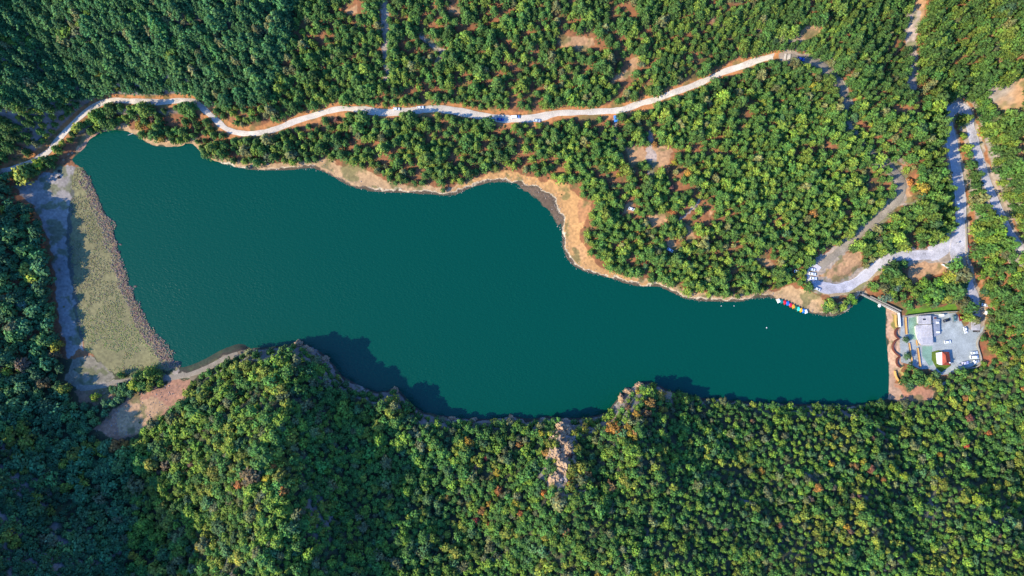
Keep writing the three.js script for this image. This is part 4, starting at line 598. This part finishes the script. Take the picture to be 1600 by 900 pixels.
for (const [u, v, w, d, y, hex, l] of [[962, 186.5, 2.8, 4, 2.2, '#2f7fd6', 'bright blue tarpaulin stretched on poles just below the dirt road'], [966, 247.5, 3.4, 3.2, 2.1, '#1f63b8', 'blue tarpaulin on poles at the edge of a small orange clearing'], [1253, 449, 3, 1.8, 2, '#e0402a', 'red canopy on poles on the sand above the boats'], [1048, 422, 2.4, 1.8, 2, '#d0604a', 'faded red canopy among the trees above the right hand shore']]) {
  const p = at([u, v]), o = base('canopy', l, 'canopy', [p.x, p.y, p.z], 0.15), g = new THREE.PlaneGeometry(w, d, 8, 8).rotateX(-Math.PI / 2), q = g.attributes.position; for (let i = 0; i < q.count; i++) { const a = q.getX(i) / w * 2, b = q.getZ(i) / d * 2; q.setY(i, y + 0.35 * (1 - a * a) - 0.12 * (1 - b * b)); } g.computeVertexNormals();
  part('cloth', g, std(hex, 0.6, { side: THREE.DoubleSide }), o); for (const a of [-1, 1]) for (const b of [-1, 1]) part('pole', cyl(0.035, 0.03, y, 6, a * w / 2.05, 0, b * d / 2.05), M.metal, o);
}

// ---------------------------------------------------------------- pedal boats
const boatHull = (() => { const s = new THREE.Shape([[-1.35, 0.1], [-1.25, -0.2], [0.9, -0.2], [1.35, 0.15], [1.4, 0.3], [-1.35, 0.3]].map((p) => new THREE.Vector2(...p))); return new THREE.ExtrudeGeometry(s, { depth: 0.36, bevelEnabled: true, bevelSize: 0.05, bevelThickness: 0.06, bevelSegments: 2 }).translate(0, 0, -0.18); })();
const BOATS = [[1215.6, 469, '#f0efe9', 'white'], [1220.4, 470, '#0f7a72', 'dark teal'], [1225.4, 471.4, '#d8172a', 'red'], [1229.8, 473, '#1c6fe0', 'blue'], [1234.4, 475.6, '#d8183c', 'crimson'], [1238.6, 477.6, '#f2a01c', 'orange-yellow'], [1242.6, 479.4, '#126a3c', 'dark green'], [1246.6, 481.6, '#3fdcc0', 'turquoise'], [1250.8, 483.4, '#f4b414', 'yellow'], [1254.6, 484.8, '#1f7be0', 'bright blue'], [1258.2, 485.6, '#f2f4f4', 'white']];
const BOATLAB = ['white pedal boat at the left end of the moored row', 'dark teal pedal boat second from the left in the row', 'red pedal boat third from the left, beside the blue one', 'blue pedal boat between the two red ones', 'crimson pedal boat in the middle of the row', 'orange-yellow pedal boat right of the crimson one', 'dark green pedal boat left of the turquoise one', 'turquoise pedal boat in the moored row', 'yellow pedal boat right of the turquoise one', 'bright blue pedal boat, second from the right end', 'white pedal boat at the right end of the moored row'];
BOATS.forEach(([u, v, hex], i) => {
  const [x, z] = toXZ([u, v + 1]), o = base('pedal_boat', BOATLAB[i], 'pedal boat', [x, 0, z], -1.19 + (vnoise(i * 3.1, 2) - 0.5) * 0.12, 'pedal boats moored in a row'), m = std(hex, 0.35), m2 = std(hex, 0.55, { side: THREE.DoubleSide });
  for (const s of [-0.55, 0.55]) part('hull', boatHull.clone().translate(0, 0, s), m, o);
  part('deck', rb(1.7, 0.1, 1.5, 0.04, -0.15, 0.36, 0), m, o); for (const s of [-0.36, 0.36]) part('seat', [rb(0.5, 0.12, 0.6, 0.04, -0.3, 0.5, s), rb(0.12, 0.5, 0.6, 0.04, -0.6, 0.72, s)], M.white, o);
  for (const a of [-0.85, 0.6]) for (const s of [-0.68, 0.68]) part('post', cyl(0.025, 0.025, 1.25, 6, a, 0.38, s), M.metal, o);
  const g = new THREE.PlaneGeometry(2.3, 1.66, 8, 6).rotateX(-Math.PI / 2), q = g.attributes.position; for (let k = 0; k < q.count; k++) q.setY(k, 1.66 + 0.14 * (1 - (q.getZ(k) / 0.83) ** 2)); g.computeVertexNormals(); part('canopy', g, m2, o).position.x = -0.12;
  part('steering_bar', cyl(0.025, 0.02, 0.6, 6, 0.25, 0.38, 0), M.metal, o);
});

// ---------------------------------------------------------------- cars
function carBody(L, W, H, van) {
  const s = new THREE.Shape(); const h = L / 2; [[-h, 0.32], [-h + 0.05, 0.85], [-h + 0.2, 0.92], [h - 1.1, 0.92], [h - 0.12, 0.72], [h, 0.4], [h - 0.05, 0.28], [-h + 0.05, 0.26]].forEach(([x, y], i) => i ? s.lineTo(x, y) : s.moveTo(x, y));
  return new THREE.ExtrudeGeometry(s, { depth: W - 0.16, bevelEnabled: true, bevelSize: 0.06, bevelThickness: 0.08, bevelSegments: 2 }).translate(0, 0, -(W - 0.16) / 2);
}
function frustum(x0, x1, X0, X1, w0, w1, y0, y1) { const p = [[x0, y0, -w0], [x1, y0, -w0], [x1, y0, w0], [x0, y0, w0], [X0, y1, -w1], [X1, y1, -w1], [X1, y1, w1], [X0, y1, w1]], f = [[0, 1, 5, 4], [1, 2, 6, 5], [2, 3, 7, 6], [3, 0, 4, 7], [4, 5, 6, 7], [3, 2, 1, 0]], v = []; for (const [a, b, c, d] of f) for (const k of [a, c, b, a, d, c]) v.push(...p[k]); const g = new THREE.BufferGeometry(); g.setAttribute('position', new THREE.Float32BufferAttribute(v, 3)); g.computeVertexNormals(); return g; }
function quad(a, b, c, d) { const g = new THREE.BufferGeometry(); g.setAttribute('position', new THREE.Float32BufferAttribute([...a, ...b, ...c, ...a, ...c, ...d], 3)); g.computeVertexNormals(); return g; }
const glassMat = new THREE.MeshStandardMaterial({ color: '#0c1218', roughness: 0.1, side: THREE.DoubleSide });
const paints = new Map(), paint = (hex) => { if (!paints.has(hex)) paints.set(hex, new THREE.MeshPhysicalMaterial({ color: hex, roughness: 0.4, clearcoat: 0.8, clearcoatRoughness: 0.1, side: THREE.DoubleSide })); return paints.get(hex); };
function car([u, v, deg, hex, label, kind = 'car', lift = 0.22]) {
  const van = kind === 'van', L = van ? 5.4 : 4.3, W = van ? 2.1 : 1.78, top = van ? 2.2 : 1.45, p = at([u, v]), o = base(van ? 'parked_van' : 'parked_car', label, kind, [p.x, Math.max(p.y, ground(p.x, p.z)) + lift, p.z], -deg * Math.PI / 180), m = paint(hex), h = L / 2;
  const X = van ? [-h + 0.1, h - 0.9, -h + 0.22, h - 1.7] : [-h + 0.25, h - 1.15, -h + 0.85, h - 1.95], w0 = W / 2 - 0.08, w1 = W / 2 - 0.22, y0 = 0.93, y1 = top;
  part('body', [carBody(L, W, top, van).deleteAttribute('uv'), frustum(X[0], X[1], X[2], X[3], w0, w1, y0 - 0.04, y1)], m, o);
  const mix = (a, b, t) => a + (b - a) * t, e = 0.012, yb = mix(y0, y1, 0.12), yt = mix(y0, y1, 0.9), fx = (t) => mix(X[1], X[3], t) + e, rx = (t) => mix(X[0], X[2], t) - e, ww = (t) => mix(w0, w1, t);
  part('windscreen', quad([fx(0.1), yb, -ww(0.2) + 0.1], [fx(0.1), yb, ww(0.2) - 0.1], [fx(0.9), yt, ww(0.9) - 0.06], [fx(0.9), yt, -ww(0.9) + 0.06]), glassMat, o);
  part('rear_window', quad([rx(0.1), yb, -ww(0.2) + 0.12], [rx(0.1), yb, ww(0.2) - 0.12], [rx(0.9), yt, ww(0.9) - 0.08], [rx(0.9), yt, -ww(0.9) + 0.08]), glassMat, o);
  for (const s of [-1, 1]) part('side_window', quad([X[0] + 0.35, yb, s * (ww(0.15) + e)], [X[1] - 0.4, yb, s * (ww(0.15) + e)], [X[3] - 0.15, yt, s * (ww(0.88) + e)], [X[2] + 0.15, yt, s * (ww(0.88) + e)]), glassMat, o);
  for (const a of [-h + 0.8, h - 0.85]) for (const s of [-1, 1]) { const w = part('wheel', new THREE.CylinderGeometry(0.33, 0.33, 0.22, 16).rotateX(Math.PI / 2).translate(a, 0.33, s * (W / 2 - 0.1)), M.tyre, o); part('rim', new THREE.CylinderGeometry(0.19, 0.19, 0.02, 10).rotateX(Math.PI / 2).translate(a, 0.33, s * (W / 2 + 0.02)), M.metal, w); }
  for (const s of [-1, 1]) { part('headlight', rb(0.12, 0.14, 0.36, 0.03, h - 0.06, 0.62, s * (W / 2 - 0.3)), M.lamp, o); part('tail_light', rb(0.08, 0.2, 0.22, 0.03, -h - 0.04, 0.72, s * (W / 2 - 0.2)), M.tail, o); }
}
[[620, 170.8, 2, '#eeeeec', 'white car on the dirt road, left of the two white cars'], [657, 168.5, -4, '#f2f2f0', 'white car on the dirt road’s upper verge, right of the two white cars'], [765.5, 185.5, 4, '#dfe4ea', 'pale car in tree shade on the dirt road, left of the blue one'], [782, 187, 8, '#24469a', 'blue car in tree shade at the lower edge of the dirt road'], [805, 183.4, -4, '#f4f5f6', 'white van on the dirt road in the middle of the photo’s upper half', 'van'], [839, 189, 6, '#c9d4de', 'silver white car at the lower edge of the dirt road right of the van'],
  [1250.5, 93, 12, '#2a55b4', 'blue car at the start of the shaded forest road'], [1268, 421, 12, '#f2f2f0', 'white car at the lake road’s bend, uppermost of three'], [1269, 428, 8, '#eef0f2', 'white car at the lake road’s bend, middle of three'], [1270.4, 435, 4, '#e6ebf0', 'white car at the lake road’s bend, lowest of three'], [1245.5, 424.5, 10, '#cfdcec', 'pale car half under the trees left of the lake road’s bend'], [1276, 451.5, 20, '#d9d9d6', 'pale car on the lower verge of the lake road’s bend'], [1228, 433, 60, '#e9dfd0', 'cream car under the trees above the boats'],
  [1495.5, 320.5, 88, '#eef2f6', 'white car driving in the shaded left lane of the hairpin road'], [1478, 500.5, -18, '#121318', 'black car beside the pavilion annex'], [1490.5, 497, 80, '#5d7a78', 'grey-green car under the trees at the car park’s top edge'], [1499.5, 496.5, 80, '#8a2a20', 'dark red car at the car park’s top edge, right of the grey-green one'], [1507, 515.5, 75, '#f0f0ee', 'white car standing alone at the right of the car park', 'car'], [1479.6, 534, -4, '#f2f3f3', 'white car in the middle of the court between pavilion and house'], [1521.2, 551, -6, '#dfe6ea', 'silver white car at the right kerb, above the white van'], [1521, 557.6, 0, '#f4f4f2', 'white van at the right kerb of the car park', 'van'], [1524, 564.6, -8, '#aeb8c2', 'silver car at the right kerb, below the white van'], [1507, 567, -12, '#ded6ec', 'pale lilac car at the bottom edge of the car park'],
  [1538, 476.5, 10, '#eceef0', 'white car in the shade above the gate kiosk'], [1516.5, 385, 4, '#8c1f24', 'dark red car under the trees right of the junction'], [964, 317, 70, '#3a62b0', 'blue car under the trees at the left of the picnic clearing'], [987, 327, 20, '#f0f0ee', 'white car in the picnic clearing, uppermost'], [962.5, 345.5, 25, '#dce6f2', 'white car among the trees left of the picnic clearing’s rocks'], [1047, 391, 30, '#f2f2f0', 'white car in the shaded gap below the picnic clearing'], [1026, 376, 40, '#e8e8e4', 'white car in the trees just left of the shaded gap'],
].forEach(car);
for (const im of [groundMap, gravelMap, rockMap]) im.anisotropy = 8;
renderer.render(scene, camera);
